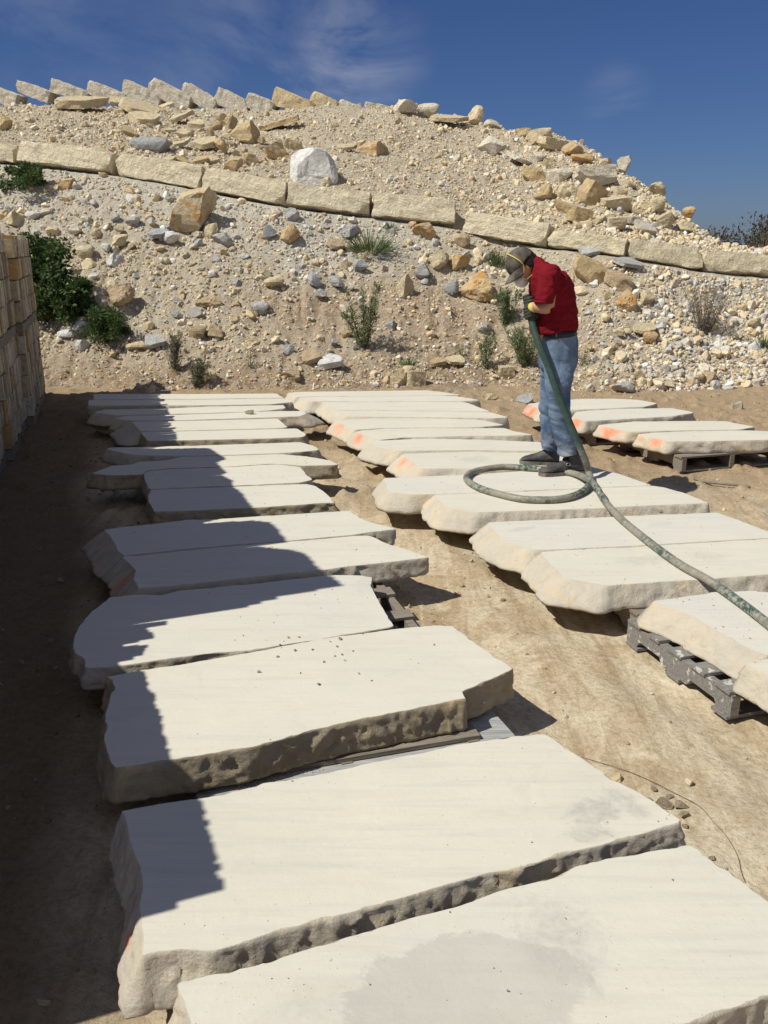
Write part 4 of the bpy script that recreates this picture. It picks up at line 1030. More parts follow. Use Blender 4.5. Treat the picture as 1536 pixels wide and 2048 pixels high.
# grit on the yard
n = 17000
X = rng.uniform(-3.5, 6, n); Y = rng.uniform(.9, 12.2, n)
s_ = X * LONG[0] + Y * LONG[1]; nn = fbm(xyz(X, Y) * 1.7, 3, 44)
k = rng.random(n) < np.clip(.35 + 1.1 * nn, .04, 1); X, Y = X[k], Y[k]
S_ = .0075 * (1 - rng.random(len(X)) * .985) ** (-1 / 2.2); S_ = np.minimum(S_, .05)
Cc = np.array([(.56, .45, .29), (.66, .55, .37), (.42, .32, .20), (.64, .58, .47)])[rng.integers(0, 4, len(X))] * rng.uniform(.8, 1.1, (len(X), 1)) * np.where(X * LONG[0] + Y * LONG[1] < .1, .55, 1.0)[:, None]  # pebble colour dimmed too on the side in the stacks' shadow
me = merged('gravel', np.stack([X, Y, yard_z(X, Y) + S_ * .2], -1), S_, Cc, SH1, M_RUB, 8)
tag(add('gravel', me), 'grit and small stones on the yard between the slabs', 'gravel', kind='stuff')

# grains of stone left on the slab tops and on the plank
def inside_poly(P, x, y):
    c = np.zeros(len(x), bool); j = len(P) - 1
    for i in range(len(P)):
        den = P[j, 1] - P[i, 1]
        hit_ = ((P[i, 1] > y) != (P[j, 1] > y)) & (x < (P[j, 0] - P[i, 0]) * (y - P[i, 1]) / (den if abs(den) > 1e-9 else 1e-9) + P[i, 0]); c ^= hit_; j = i
    return c
gx, gy = [], []
for k_, o_ in SLABS.items():
    pv_ = o_.data.polygons[0].vertices; Pp = np.array([o_.data.vertices[i].co[:2] for i in pv_]) + np.array(o_.location)[:2]
    near_ = Pp[:, 1].mean() < 6.8; m_ = 420 if near_ else 120
    x = rng.uniform(Pp[:, 0].min(), Pp[:, 0].max(), m_); y = rng.uniform(Pp[:, 1].min(), Pp[:, 1].max(), m_)
    ok = inside_poly(Pp, x, y) & (fbm(xyz(x, y) * 2.3, 3, 19) > -.05); gx.append(x[ok]); gy.append(y[ok])
gx = np.concatenate(gx); gy = np.concatenate(gy); gs = .0016 * (1 - rng.random(len(gx)) * .985) ** (-1 / 2.0); gs = np.minimum(gs, .009)
gp = np.stack([gx, gy, ZT + gs * .3], -1)
pa3, pb3 = np.array(un(470, 1572, zp - .02)), np.array(un(960, 1432, zp - .02)); tt = rng.random(700); off_ = np.abs(rng.normal(size=700)) * .018
pl3 = pa3 + (pb3 - pa3) * tt[:, None] + np.array([.296, -.955]) * off_[:, None]
gp = np.concatenate([gp, np.stack([pl3[:, 0], pl3[:, 1], np.full(700, zp - .0215)], -1)]); gs = np.concatenate([gs, rng.uniform(.003, .008, 700)])
gc = np.array([(.52, .47, .37), (.42, .37, .28), (.62, .57, .46), (.58, .50, .36)])[rng.integers(0, 4, len(gp))]
me = merged('grit', gp, gs, gc, SH1, M_RUB, 12)
tag(add('grit', me), 'grains of crushed stone lying on the slabs and the plank', 'grit', kind='stuff')

# ------------------------------------------------------------------ sawn block row on the berm, leaning blocks along the crest
M_BLOCK = rock_mat('sawn_block_limestone')
def big_block(front_l, front_r, hgt, depth, seed, label, group, cat, roll=0.0, col=(.58, .50, .33)):
    ax = (front_r - front_l); ln = ax.length * .975; ax.normalize()
    up = Vector((0, 0, 1)); yv = up.cross(ax).normalized(); up = ax.cross(yv).normalized()
    me = rough_block(ln, depth, hgt, seed, .04, 10); me.materials.append(M_BLOCK)
    # a chipped corner or two
    co = np.empty(len(me.vertices) * 3); me.vertices.foreach_get('co', co); co = co.reshape(-1, 3); r = np.random.default_rng(seed)
    for _ in range(3):
        c = np.array([r.choice([-1, 1]) * ln / 2, -depth / 2, r.choice([-1, 1]) * hgt / 2]); nrm_ = c / np.array([ln, depth, hgt]); nrm_ = nrm_ / np.linalg.norm(nrm_)
        d = c @ nrm_ - r.uniform(.03, .12); kk = co @ nrm_; ov = kk > d; co[ov] -= np.outer(kk[ov] - d, nrm_)
    me.vertices.foreach_set('co', co.ravel()); me.update()
    o = add('limestone_block', me); o.color = (*col, 1)
    mid = (front_l + front_r) / 2 + yv * depth / 2 + up * hgt / 2
    M = Matrix((ax, yv, up)).transposed().to_4x4(); M.translation = mid; o.matrix_world = M
    if roll: o.rotation_euler.rotate_axis('X', roll)
    tag(o, label, cat, group); return o
def yb_at(px, py):
    u = ute(px, py)[0]; return float(np.interp(u, UU, YB))
BL = [(-150, 285, 318, 30, 290, 329), (33, 290, 329, 221, 312, 351), (226, 304, 352, 399, 345, 383), (402, 340, 381, 567, 369, 416), (570, 377, 415, 738, 393, 437), (741, 400, 440, 910, 405, 456), (923, 424, 469, 1088, 461, 498), (1091, 456, 494, 1248, 492, 518), (1251, 481, 517, 1402, 506, 546), (1406, 510, 545, 1560, 520, 560), (1564, 525, 560, 1720, 545, 585)]
BN = ['at the left picture edge', 'above the creeping plant', 'below the broken slab heap', 'above the largest cream boulder', 'carrying the big white boulder', 'just right of the white boulder\'s block', 'straight above the man\'s cap', 'with a notched top, right of the cap', 'upslope of the slipped buff block', 'cut by the right picture edge', 'beyond the right picture edge']
for i, (xl, tl, bl, xr, tr, br_) in enumerate(BL):
    wob = rnd.uniform(-3, 3); tl += wob; bl += wob * .6 + rnd.uniform(-1, 3); tr += rnd.uniform(-3, 2)
    pl = at(xl, bl, yb_at(xl, bl)); pr_ = at(xr, br_, yb_at(xr, br_))
    hh = .5 * ((bl - tl) / ppm(pl) + (br_ - tr) / ppm(pr_)) * 1.02
    big_block(pl, pr_, hh, .5, 40 + i, 'rough sawn limestone block of the long row ' + BN[i], 'row of blocks along the berm', 'stone block', -.24 + rnd.uniform(-.07, .07), (.82, .73, .53) if i < 7 else (.78, .69, .49))
CB = [(-8, 190, 85, 26, 20), (64, 183, 68, 20, 20), (136, 183, 76, 22, 20), (211, 188, 80, 24, 21), (281, 191, 80, 28, 24), (337, 189, 88, 27, 26), (396, 195, 74, 24, 30), (462, 205, 66, 28, 26), (518, 209, 54, 26, 22), (584, 206, 80, 30, 22), (646, 206, 52, 24, 26), (696, 213, 40, 16, 20), (752, 216, 46, 16, 12)]
CN = ['first from the left edge', 'second from the left edge', 'third from the left edge', 'fourth from the left edge', 'fifth from the left edge', 'sixth from the left, the tallest', 'seventh from the left edge', 'eighth from the left, half buried', 'ninth from the left edge', 'tenth from the left, yellowish', 'eleventh from the left, yellowish and short', 'second to last on the right', 'last and flattest on the right']
for i, (px, py, ln, hg, ang) in enumerate(CB):
    u = ute(px, py)[0]; Y = float(np.interp(u, UU, YC)) + .25; c = at(px, py + 1, Y); s = ppm(c); a = math.radians(ang)
    ax = Vector((math.cos(a), -.25, -math.sin(a))); lm = 1.08 * ln / s
    upv = Vector((math.sin(a), 0, math.cos(a)))
    fl_ = c - ax * lm / 2 - upv * hg / s / 2
    big_block(fl_, fl_ + ax * lm, 1.1 * hg / s, .5, 80 + i, 'slanting stone block on the crest, ' + CN[i], 'leaning blocks along the crest', 'stone block', 0, (.68, .56, .35) if i in (9, 10) else (.66, .61, .50))

# ------------------------------------------------------------------ plants
def leaves(P, D, ln, wd, mat, name, parent, vary=.35):
    """one small pointed leaf per point P, lying along D"""
    n = len(P); D = D / np.maximum(np.linalg.norm(D, axis=1, keepdims=True), 1e-6)
    r = rng.normal(size=(n, 3)); side = np.cross(D, r); side /= np.maximum(np.linalg.norm(side, axis=1, keepdims=True), 1e-6)
    l = ln * rng.uniform(1 - vary, 1 + vary, (n, 1)); w = wd * rng.uniform(1 - vary, 1 + vary, (n, 1))
    nrm_ = np.cross(D, side)
    V = np.stack([P, P + D * l * .45 + side * w / 2 + nrm_ * l * .06, P + D * l, P + D * l * .45 - side * w / 2 + nrm_ * l * .06], 1).reshape(-1, 3)
    me = mesh_np(name, V, np.arange(n * 4).reshape(-1, 4), mat, False)
    point_col(me, 'lv', np.repeat(np.repeat(rng.random((n, 1)), 4, 0), 3, 1))
    return add(name, me, parent)
def stems(paths, r0, mat, parent, name='stem'):
    V = []; Fc = []
    for p in paths:
        v, f = tube(p, [r0 * (1 - .7 * k / (len(p) - 1)) for k in range(len(p))], 5, False); b = len(V); V += v; Fc += [tuple(b + q for q in x) for x in f]
    return add(name, mesh_py(name, V, Fc, mat), parent)
def foot(px, py):
    p = hit(px, py); z = max(float(berm_z(p.x, p.y)), 0.0) if p.y > 10.5 else 0.0
    return Vector((p.x, p.y, max(z, p.z - .06)))
def bush(px, base, top, w, label, mat, n, ln, wd, cat='shrub', name='shrub', group=None, clumps=22, droop=.2):
    b = foot(px, base); s = ppm(b); hh = (base - top) / s; ww = w / s
    e = empty(name, b, label, cat, group)
    cs = []; paths = []
    for k in range(clumps):
        a = rnd.uniform(0, 6.28); rr = math.sqrt(rnd.random()) * .5; zz = rnd.uniform(.12, .9)
        wide = (1 - .55 * max(0, zz - .35))
        c = np.array([math.cos(a) * rr * ww * wide, math.sin(a) * rr * ww * .75 * wide, zz * hh]); cs.append((c, rnd.uniform(.11, .27) * min(ww, hh * 1.2)))
        m = Vector(c); paths.append([Vector((0, 0, -.05)), m * .4 + Vector((0, 0, .04)), m])
    per = n // clumps; P = []; D = []
    for c, r in cs:
        q = rng.normal(size=(per, 3)); q /= np.linalg.norm(q, axis=1, keepdims=True); q2 = q * (rng.random((per, 1)) ** .45) * r * np.array([1, 1, .8])
        P.append(c + q2); D.append(q + rng.normal(size=(per, 3)) * .6 + np.array([0, 0, .25 - droop]))
    P = np.concatenate(P); D = np.concatenate(D); ok = P[:, 2] > -.02
    leaves(P[ok], D[ok], ln, wd, mat, 'foliage', e); stems(paths, .008, M_STEM, e); return e
def weed(px, base, top, w, label, mat, n_st=9, ln=.05, wd=.008, dens=60, name='weed', group=None, cat='weed', lean=.25):
    b = foot(px, base); s = ppm(b); hh = (base - top) / s; ww = w / s
    e = empty(name, b, label, cat, group); P = []; D = []; paths = []
    for k in range(n_st):
        a = rnd.uniform(0, 6.28); rr = rnd.random() ** .5 * ww * .5; h = hh * rnd.uniform(.5, 1.0)
        tip = Vector((math.cos(a) * rr, math.sin(a) * rr * .7, h)); root = tip * .15; root.z = -.03
        midp = root.lerp(tip, .5) + Vector((0, 0, h * .1)); pth = catmull([root, midp, tip], 5); paths.append(pth)
        for j in range(dens):
            t = rnd.uniform(.12, 1); q = pth[min(int(t * (len(pth) - 1)), len(pth) - 1)]; nx_ = pth[min(int(t * (len(pth) - 1)) + 1, len(pth) - 1)]
            f = t * (len(pth) - 1) % 1; q = q.lerp(nx_, f); sp_ = .02 + .05 * (1 - t)
            P.append(np.array(q) + rng.normal(size=3) * sp_ * .5); D.append(rng.normal(size=3) * .8 + np.array([0, 0, .9]))
    leaves(np.array(P), np.array(D), ln, wd, mat, 'foliage', e); stems(paths, .004, M_STEM, e); return e
def tuft(px, base, top, w, label, mat, n=160, group=None):
    b = foot(px, base); s = ppm(b); hh = (base - top) / s; ww = w / s
    n_ = n; a = rng.uniform(0, 6.28, n_); rr = rng.random(n_) ** .6
    P = np.stack([np.cos(a) * rr * ww * .22, np.sin(a) * rr * ww * .18, np.full(n_, -.02)], -1); D = np.stack([np.cos(a) * rr * ww * .6, np.sin(a) * rr * ww * .45, hh * rng.uniform(.5, 1.1, n_)], -1)
    D += rng.normal(size=D.shape) * .04
    ln = float(np.mean(np.linalg.norm(D, axis=1)))
    o = leaves(P, D, ln, .012, mat, 'grass_tuft', None, .3); o.location = b; return tag(o, label, 'grass tuft', group)
bush(98, 640, 474, 118, 'dense dark green shrub growing behind the end of the stone wall', M_LEAF, 7000, .07, .038, clumps=52)
bush(150, 650, 560, 80, 'lower skirt of leafy growth at the foot of the dense dark shrub', M_LEAF, 2600, .07, .04, clumps=18)
bush(215, 680, 617, 92, 'small rounded green bush between the dark shrub and the toe', M_LEAF, 3200, .06, .018, clumps=20)
bush(38, 384, 338, 130, 'flat green creeper hanging under the left blocks', M_LEAF, 2200, .07, .03, clumps=18, cat='creeper', name='creeper')
tuft(740, 505, 460, 100, 'dark green grass tuft under the blocks left of the cap', M_WEED, 260)
weed(728, 708, 580, 84, 'tall feathery green weed in the middle of the slope', M_WEED, 15, .08, .012, 95)
weed(350, 745, 660, 46, 'dusty grey green weed by the end of the shaded row', M_DUSTY, 12, .065, .012, 80)
weed(392, 775, 718, 60, 'low dusty weed clump right behind the farthest shaded slab', M_DUSTY, 12, .06, .012, 70)
weed(500, 740, 700, 26, 'thin sprig at the toe above the middle of the far slabs', M_WEED, 4, .04, .008, 30)
weed(1012, 650, 575, 60, 'upright bright weed left of the man\'s hands', M_WEED, 11, .08, .014, 80)
weed(1050, 735, 640, 110, 'wide bushy weed behind the hose below the man\'s hands', M_WEED, 18, .075, .011, 80)
weed(972, 735, 655, 60, 'sparse weed left of the bushy one behind the hose', M_WEED, 9, .07, .012, 55)
tuft(996, 532, 492, 40, 'short grass tuft left of the man\'s cap', M_WEED, 120)
weed(1408, 668, 560, 124, 'grey dry twiggy bush on the right slope', M_DRY, 40, .07, .006, 45, name='dry_bush', cat='dry bush')
tuft(1525, 700, 672, 46, 'green leafy plant at the right picture edge', M_WEED, 140)
tuft(816, 735, 712, 36, 'small green tuft above the little cream rock pile', M_WEED, 90)
weed(925, 715, 690, 34, 'low sprig on the brown bank right of the rock pile', M_WEED, 5, .04, .008, 26)
weed(1165, 730, 700, 40, 'thin weed just right of the man\'s thigh', M_DUSTY, 6, .04, .008, 30)
tuft(782, 462, 440, 30, 'tiny green tuft under the block right of the white boulder', M_WEED, 60)
# far scrub beyond the berm
P = []; D = []; paths = []
for k in range(120):
    x = rng.uniform(24, 62); y = rng.uniform(78, 96); h = rng.uniform(1.7, 3.7) * (1.0 if x < 33 else 1.25); 
    c = np.array([x, y, h * .55]); q = rng.normal(size=(130, 3)); q /= np.linalg.norm(q, axis=1, keepdims=True); q *= rng.random((130, 1)) ** .4 * np.array([1.5, 1.5, h * .5])
    P.append(c + q); D.append(q + rng.normal(size=q.shape))
    paths.append([Vector((x, y, -.3)), Vector((x + rng.uniform(-.3, .3), y, h * .5)), Vector((x + rng.uniform(-.6, .6), y, h * 1.05))])
M_FAR = leafm('far_scrub_leaves', (.055, .05, .035), (.12, .105, .07))
tl = leaves(np.concatenate(P), np.concatenate(D), .38, .16, M_FAR, 'treeline', None); tag(tl, 'brown leafless scrub beyond the right end of the berm', 'trees', kind='stuff')
stems(paths, .08, M_STEM, tl, 'stems')

# ------------------------------------------------------------------ the man with the hose
def plain(name, col, rough=.85, spec=.2, bscale=0, bdist=.003, var=None, vscale=8, coat=0):
    m, t, b = new_mat(name, rough, spec); o = coords(t, 'Object')
    if var:
        c = mix(t, ramp(t, noise(t, o, vscale, 7, .65, .4), [(.35, 0.0), (.68, 1.0)]), col, var); L(t, c, b.inputs['Base Color'])
    else: b.inputs['Base Color'].default_value = (*col, 1)
    if bscale: bump(t, b, noise(t, o, bscale, 6, .65), bdist, 1.0)
    return m
M_SKIN = plain('skin', (.47, .255, .165), .55, .35, 60, .001, (.40, .19, .12), 14)
M_HAIR = plain('dark_hair', (.018, .013, .010), .7, .3, 90, .006)
M_SHIRT = plain('red_shirt', (.215, .010, .018), .9, .1, 22, .014, (.145, .007, .012), 5)
M_BELT = plain('black_leather', (.012, .012, .013), .5, .4)
M_CAP = plain('dusty_cap_cloth', (.055, .048, .038), .95, .1, 120, .002, (.19, .17, .14), 15)
M_MASK = plain('white_respirator', (.72, .70, .66), .9, .1)
M_YEL = plain('yellow_elastic', (.60, .49, .13), .7, .2)
M_GLOVE = plain('black_glove', (.02, .02, .02), .8, .25, 40, .003, (.09, .08, .06), 10)
M_BOOT = plain('dusty_black_leather', (.032, .031, .031), .65, .3, 50, .004, (.12, .115, .11), 9)
M_SOLE = plain('boot_sole', (.055, .05, .045), .9, .15, 0, 0, (.30, .27, .22), 16)
M_METAL = plain('buckle_metal', (.5, .5, .5), .35, .5); M_METAL.node_tree.nodes['Principled BSDF'].inputs['Metallic'].default_value = 1
def jeans_mat():
    m, t, b = new_mat('worn_blue_jeans', .92, .1); o = coords(t, 'Object')
    c = mix(t, ramp(t, noise(t, o, 4.5, 6, .6, .5), [(.36, 0.0), (.68, 1.0)]), (.06, .10, .185), (.215, .28, .37))
    c = mix(t, ramp(t, noise(t, o, 16, 7, .7, .4), [(.58, 0.0), (.78, .65)]), c, (.36, .40, .45))
    zz = N(t, 'ShaderNodeSeparateXYZ'); L(t, o, zz.inputs[0])
    dust = mth(t, 'MULTIPLY', mapr(t, zz.outputs['Z'], .30, .05), ramp(t, noise(t, o, 9, 6, .65), [(.42, 0.0), (.6, .8)]))
    c = mix(t, dust, c, (.42, .41, .39))
    L(t, c, b.inputs['Base Color'])
    wv = N(t, 'ShaderNodeTexNoise'); wv.inputs['Scale'].default_value = 300; L(t, o, wv.inputs['Vector'])
    bump(t, b, mth(t, 'ADD', mth(t, 'MULTIPLY', wv.outputs['Fac'], .06), noise(t, o, 12, 5, .6, .6)), .012, 1.0)
    return m
M_JEANS = jeans_mat()
PY = 6.50
FOOT = Vector((at(1120, 940, PY).x, PY, ZT))
def J(px, py, dy=0.0): return at(px, py, PY + dy) - FOOT
def loft(rows, seg=28, caps=True, power=2.3):
    """rows: (centre, half_x, half_y [, axis tilt]) stacked along z; superellipse rings"""
    V = []; Fc = []
    for r in rows:
        c, a, b = r[:3]; tilt = r[3] if len(r) > 3 else 0.0
        for k in range(seg):
            th = 2 * math.pi * k / seg; cx = math.copysign(abs(math.cos(th)) ** (2 / power), math.cos(th)) * a; cy = math.copysign(abs(math.sin(th)) ** (2 / power), math.sin(th)) * b
            V.append(Vector(c) + Vector((cx * math.cos(tilt), cy, cx * math.sin(tilt))))
    n = len(rows)
    for i in range(n - 1):
        for k in range(seg):
            a_ = i * seg + k; b_ = i * seg + (k + 1) % seg; Fc.append((a_, b_, b_ + seg, a_ + seg))
    if caps: Fc.append(tuple(range(seg - 1, -1, -1))); Fc.append(tuple((n - 1) * seg + k for k in range(seg)))
    return V, Fc
def interp_rows(rows, per=4):
    out = []
    for i in range(len(rows) - 1):
        for k in range(per):
            t = k / per; t = t
            a = rows[i]; b = rows[i + 1]; out.append((Vector(a[0]).lerp(Vector(b[0]), t), a[1] + (b[1] - a[1]) * t, a[2] + (b[2] - a[2]) * t, (a[3] if len(a) > 3 else 0) * (1 - t) + (b[3] if len(b) > 3 else 0) * t))
    out.append(rows[-1]); return out
def remeshed(name, parts, voxel, mat, smooth_it=3, post=None):
    V = []; Fc = []
    for v, f in parts:
        b = len(V); V += [tuple(x) for x in v]; Fc += [tuple(b + q for q in x) for x in f]
    me = mesh_py('tmp', V, Fc)
    bm = bmesh.new(); bm.from_mesh(me); bmesh.ops.recalc_face_normals(bm, faces=bm.faces[:]); bm.to_mesh(me); bm.free()
    o = bpy.data.objects.new('tmp', me); C.objects.link(o)
    m = o.modifiers.new('r', 'REMESH'); m.mode = 'VOXEL'; m.voxel_size = voxel
    if smooth_it:
        s = o.modifiers.new('s', 'SMOOTH'); s.factor = .5; s.iterations = smooth_it
    dg = bpy.context.evaluated_depsgraph_get(); dg.update()
    me2 = bpy.data.meshes.new_from_object(o.evaluated_get(dg)); me2.name = name
    bpy.data.objects.remove(o); bpy.data.meshes.remove(me)
    co = np.empty(len(me2.vertices) * 3); me2.vertices.foreach_get('co', co); co = co.reshape(-1, 3)
    if post is not None:
        no = np.empty(len(me2.vertices) * 3); me2.vertices.foreach_get('normal', no); no = no.reshape(-1, 3)
        co = post(co, no); me2.vertices.foreach_set('co', co.ravel()); me2.update()
    me2.materials.clear(); me2.materials.append(mat); me2.polygons.foreach_set('use_smooth', [True] * len(me2.polygons)); return me2
def sphere_vf(c, r, seg=20, rings=14):
    V = []; Fc = []
    for i in range(rings + 1):
        th = math.pi * i / rings
        for k in range(seg):
            ph = 2 * math.pi * k / seg; V.append(Vector(c) + Vector((r[0] * math.sin(th) * math.cos(ph), r[1] * math.sin(th) * math.sin(ph), r[2] * math.cos(th))))
    for i in range(rings):
        for k in range(seg):
            a = i * seg + k; b = i * seg + (k + 1) % seg; Fc.append((a, b, b + seg, a + seg))
    return V, Fc
def rows_px(lst):
    """(py, left px, right px, half depth, dy, tilt)"""
    out = []
    for (py, l, r, hd, dy, *ti) in lst:
        a = J(l, py, dy); b = J(r, py, dy); out.append(((a + b) / 2, (b - a).length / 2, hd, ti[0] if ti else 0.0))
    return out
NEAR, FAR = -0.12, 0.16
nh = Vector((*un(1161, 947, ZT), 0)) - Vector((FOOT.x, FOOT.y, 0)); nt = Vector((*un(1079, 951.5, ZT), 0)) - Vector((FOOT.x, FOOT.y, 0))
fh = Vector((*un(1113, 930, ZT), 0)) - Vector((FOOT.x, FOOT.y, 0)); ft = Vector((*un(1040, 926, ZT), 0)) - Vector((FOOT.x, FOOT.y, 0))

# head frame: face turned down and to the left
HC = J(1047, 531, 0.0)
pit = math.radians(52)
hf = Vector((-math.cos(pit), -0.06, -math.sin(pit))).normalized(); hl = Vector((0, -1, 0)); hl = (hl - hf * hl.dot(hf)).normalized(); hu = hl.cross(hf) * -1
if hu.z < 0: hu = -hu
def hp(f, l, u): return HC + hf * f + hl * l + hu * u
def head_parts():
    V, Fc = sphere_vf((0, 0, 0), (1, 1, 1), 48, 36); out = []
    for v in V:
        x, y, z = v
        f = .096 * x; l = .075 * y; u = .118 * z
        if x < 0: f *= 1.02
        if z < 0:   # face and jaw narrow downwards
            k = -z; l *= 1 - .30 * k * k; f = f * (1 - .10 * k) + .018 * k * (1 if x > -.2 else .2)
        if x > .55 and abs(y) < .5: f -= .010 * math.exp(-((z - .02) / .18) ** 2) * (1 - math.exp(-(y / .12) ** 2)) * 1.0   # eye sockets
        if x > .3: f += .030 * math.exp(-(y / .16) ** 2) * math.exp(-((z + .22) / .17) ** 2)       # nose
        if x > .3: f += .008 * math.exp(-(y / .35) ** 2) * math.exp(-((z + .52) / .07) ** 2)       # lips
        if x > .3: f += .010 * math.exp(-(y / .3) ** 2) * math.exp(-((z + .86) / .14) ** 2)        # chin
        if x > .3: f += .007 * math.exp(-((z - .17) / .08) ** 2) * math.exp(-(y / .6) ** 2)         # brow
        out.append(hp(f, l, u))
    parts = [(out, Fc)]
    for s in (1, -1):                                                   # ears
        ev, ef = sphere_vf((0, 0, 0), (.022, .011, .034), 12, 10)
        parts.append(([hp(-.004 + v.x * .9 - v.z * .15, s * (.074 + v.y), -.012 + v.z) for v in ev], ef))
    return parts
def hand_parts(wrist, palm_c, axis, grip_dir, side):
    """fist closed round the hose: palm, four bent fingers of unequal length, thumb"""
    parts = []
    a = Vector(axis).normalized()            # hose direction
    g = Vector(grip_dir).normalized(); g = (g - a * g.dot(a)).normalized()   # from hose axis towards the palm
    t = a.cross(g) * side                     # way the fingers leave the palm
    v, f = tube([wrist, wrist.lerp(palm_c + g * .042, .6), palm_c + g * .044 + a * .0, ], [(.029, .022), (.033, .020), (.040, .017)], 14); parts.append((v, f))
    pv, pf = sphere_vf((0, 0, 0), (1, 1, 1), 16, 12); parts.append(([palm_c + g * (.040 + .016 * q.x) + a * (.043 * q.y) + t * (.036 * q.z) for q in pv], pf))
    for k, ln in enumerate((.92, 1.05, 1.0, .80)):
        off = a * (.033 - .0215 * k); pts = []
        for j in range(9):
            th = (20 + j / 8 * 235 * ln) ; th = math.radians(th); r = .039 - .0012 * j
            pts.append(palm_c + off + g * (r * math.cos(th)) + t * (r * math.sin(th)))
        v, f = tube(pts, [.0098, .0105, .0097, .0102, .0094, .0098, .009, .0085, .006], 9); parts.append((v, f))
    kt = 1.0 if side > 0 else .7
    th_pts = [palm_c + g * .036 - t * .022 + a * .022, palm_c + g * .02 - t * .036 + a * .04, palm_c - g * .008 * kt - t * .038 * kt + a * .044, palm_c - g * .03 * kt - t * .03 * kt + a * .036]
    v, f = tube(catmull(th_pts, 4), .0105, 9); parts.append((v, f)); return parts

# hose path (all of it, from the hands to the right picture edge)
HR = 0.027
hose_px = [(1057, 607, -.10), (1060, 625, -.11), (1066, 652, -.14), (1075, 681, -.17), (1085, 706, -.19), (1097, 735, -.21), (1108, 766, -.23), (1119, 796, -.24), (1130, 824, -.25), (1141, 850, -.26), (1152, 875, -.27), (1162, 900, -.27), (1171, 922, -.27)]
HP = [at(a, b, PY + c) for a, b, c in hose_px]
coil = [(1178, 946), (1181, 962), (1172, 978), (1148, 991), (1115, 998), (1080, 1000.5), (1040, 998), (1000, 990), (966, 979), (940, 966), (932, 955), (944, 944), (972, 937), (1010, 934.5), (1050, 935.5), (1085, 939), (1125, 943), (1155, 949), (1180, 961), (1194, 976), (1208, 1000), (1240, 1036), (1297, 1083), (1357, 1127), (1417, 1161), (1475, 1201), (1530, 1243), (1600, 1300), (1690, 1370)]
for i, (a, b) in enumerate(coil):
    if 3 <= i <= 15: a += rnd.uniform(-3, 3); b += rnd.uniform(-1, 1)
    z = ZT + .0235 + (.018 if i == 0 else 0.0) + (0.052 if i in (18, 19) else 0) + (.012 if i in (17, 20) else 0)
    HP.append(Vector((*un(a, b, z), z)))
HPs = catmull(HP, 7)
v, f = tube(HPs, list(np.interp(np.arange(len(HPs)), [0, len(HPs) * .45, len(HPs)], [.0265, .0245, .0215])), 16)
def hose_mat():
    m, t, b = new_mat('green_rubber_hose', .55, .35); p = geo_pos(t)
    c = mix(t, noise(t, p, 12, 4, .6), (.026, .056, .045), (.042, .085, .066))
    chalk = ramp(t, noise(t, p, 34, 9, .74, .3), [(.47, 0.0), (.57, 1.0)])
    zz = N(t, 'ShaderNodeSeparateXYZ'); L(t, p, zz.inputs[0])
    low = mth(t, 'MULTIPLY', mapr(t, zz.outputs['Z'], .55, .24), mapr(t, zz.outputs['X'], 2.0, 1.7, .35, 1.0))
    c = mix(t, mth(t, 'MULTIPLY', chalk, mth(t, 'ADD', mth(t, 'MULTIPLY', low, .75), .06), True), c, (.43, .41, .35))
    c = mix(t, mth(t, 'MULTIPLY', ramp(t, noise(t, p, 3.2, 4, .6), [(.38, 0.0), (.56, .9)]), low), c, (.30, .27, .215))
    L(t, c, b.inputs['Base Color']); bump(t, b, noise(t, p, 60, 6, .7), .003, .7); return m
me = mesh_py('hose', v, f, hose_mat(), True)
o = add('hose', me); tag(o, 'thick green dust caked hose looped on the slabs and held by the man', 'hose')

# body: one continuous skin from head to feet
gl_ax = (HP[2] - HP[0]).normalized()
near_palm = (HP[1] - FOOT); far_palm = (HP[0] - FOOT) + Vector((.012, .030, .020))
wr_n = J(1066, 614, -.17); wr_f = J(1068, 604, .10)
parts = head_parts()
parts.append(tube(catmull([hp(-.03, 0, -.055), J(1070, 541), J(1082, 541), J(1096, 556)], 5), [.060, .058, .058, .057, .057, .057, .057, .058, .058, .060, .062, .064, .068, .072, .078, .08], 18))
parts.append(loft(interp_rows(rows_px([(532, 1072, 1112, .12, 0), (552, 1070, 1128, .16, 0), (590, 1070, 1142, .165, 0), (630, 1071, 1144, .15, 0), (668, 1070, 1146, .145, 0), (700, 1090, 1144, .125, 0), (735, 1096, 1138, .11, 0)]), 3)))
for sgn, dy in ((-1, NEAR), (1, FAR)):
    nr = sgn < 0
    parts.append(tube(catmull([J(1100, 548, sgn * .15), J(1098, 585, sgn * .205), J(1097, 614, sgn * .20)], 5), [.056, .056, .055, .054, .052, .05, .049, .047, .045, .043, .043], 16))
    w = wr_n if nr else wr_f
    parts.append(tube(catmull([J(1099, 613, sgn * .20), J(1089, 615, sgn * .20).lerp(w, .2), w], 5), [.044, .047, .049, .049, .047, .045, .042, .039, .036, .033, .031], 16))
    hip = J(1114 if nr else 1106, 715, dy * .6); kn = J(1117 if nr else 1100, 822, dy); an = J(1137 if nr else 1097, 908 if nr else 900, dy)
    an = (nh if nr else fh).lerp(nt if nr else ft, .18); an.z = .17
    parts.append(tube(catmull([hip, kn, an], 5), [.070, .068, .066, .064, .060, .056, .056, .056, .053, .047, .042], 16))
    heel = (nh if nr else fh).lerp(nt if nr else ft, .12); toe = (nh if nr else fh).lerp(nt if nr else ft, .6); heel.z = .062; toe.z = .05; an = (nh if nr else fh).lerp(nt if nr else ft, .19); an.z = .15
    parts.append(tube([an, heel.lerp(toe, .25), heel.lerp(toe, .6), toe], [.040, .036, .028, .022], 12))
parts += hand_parts(wr_n, near_palm, gl_ax, Vector((.55, -.8, 0)), 1)
parts += hand_parts(wr_f, far_palm, gl_ax, Vector((.35, .9, 0)), -1)
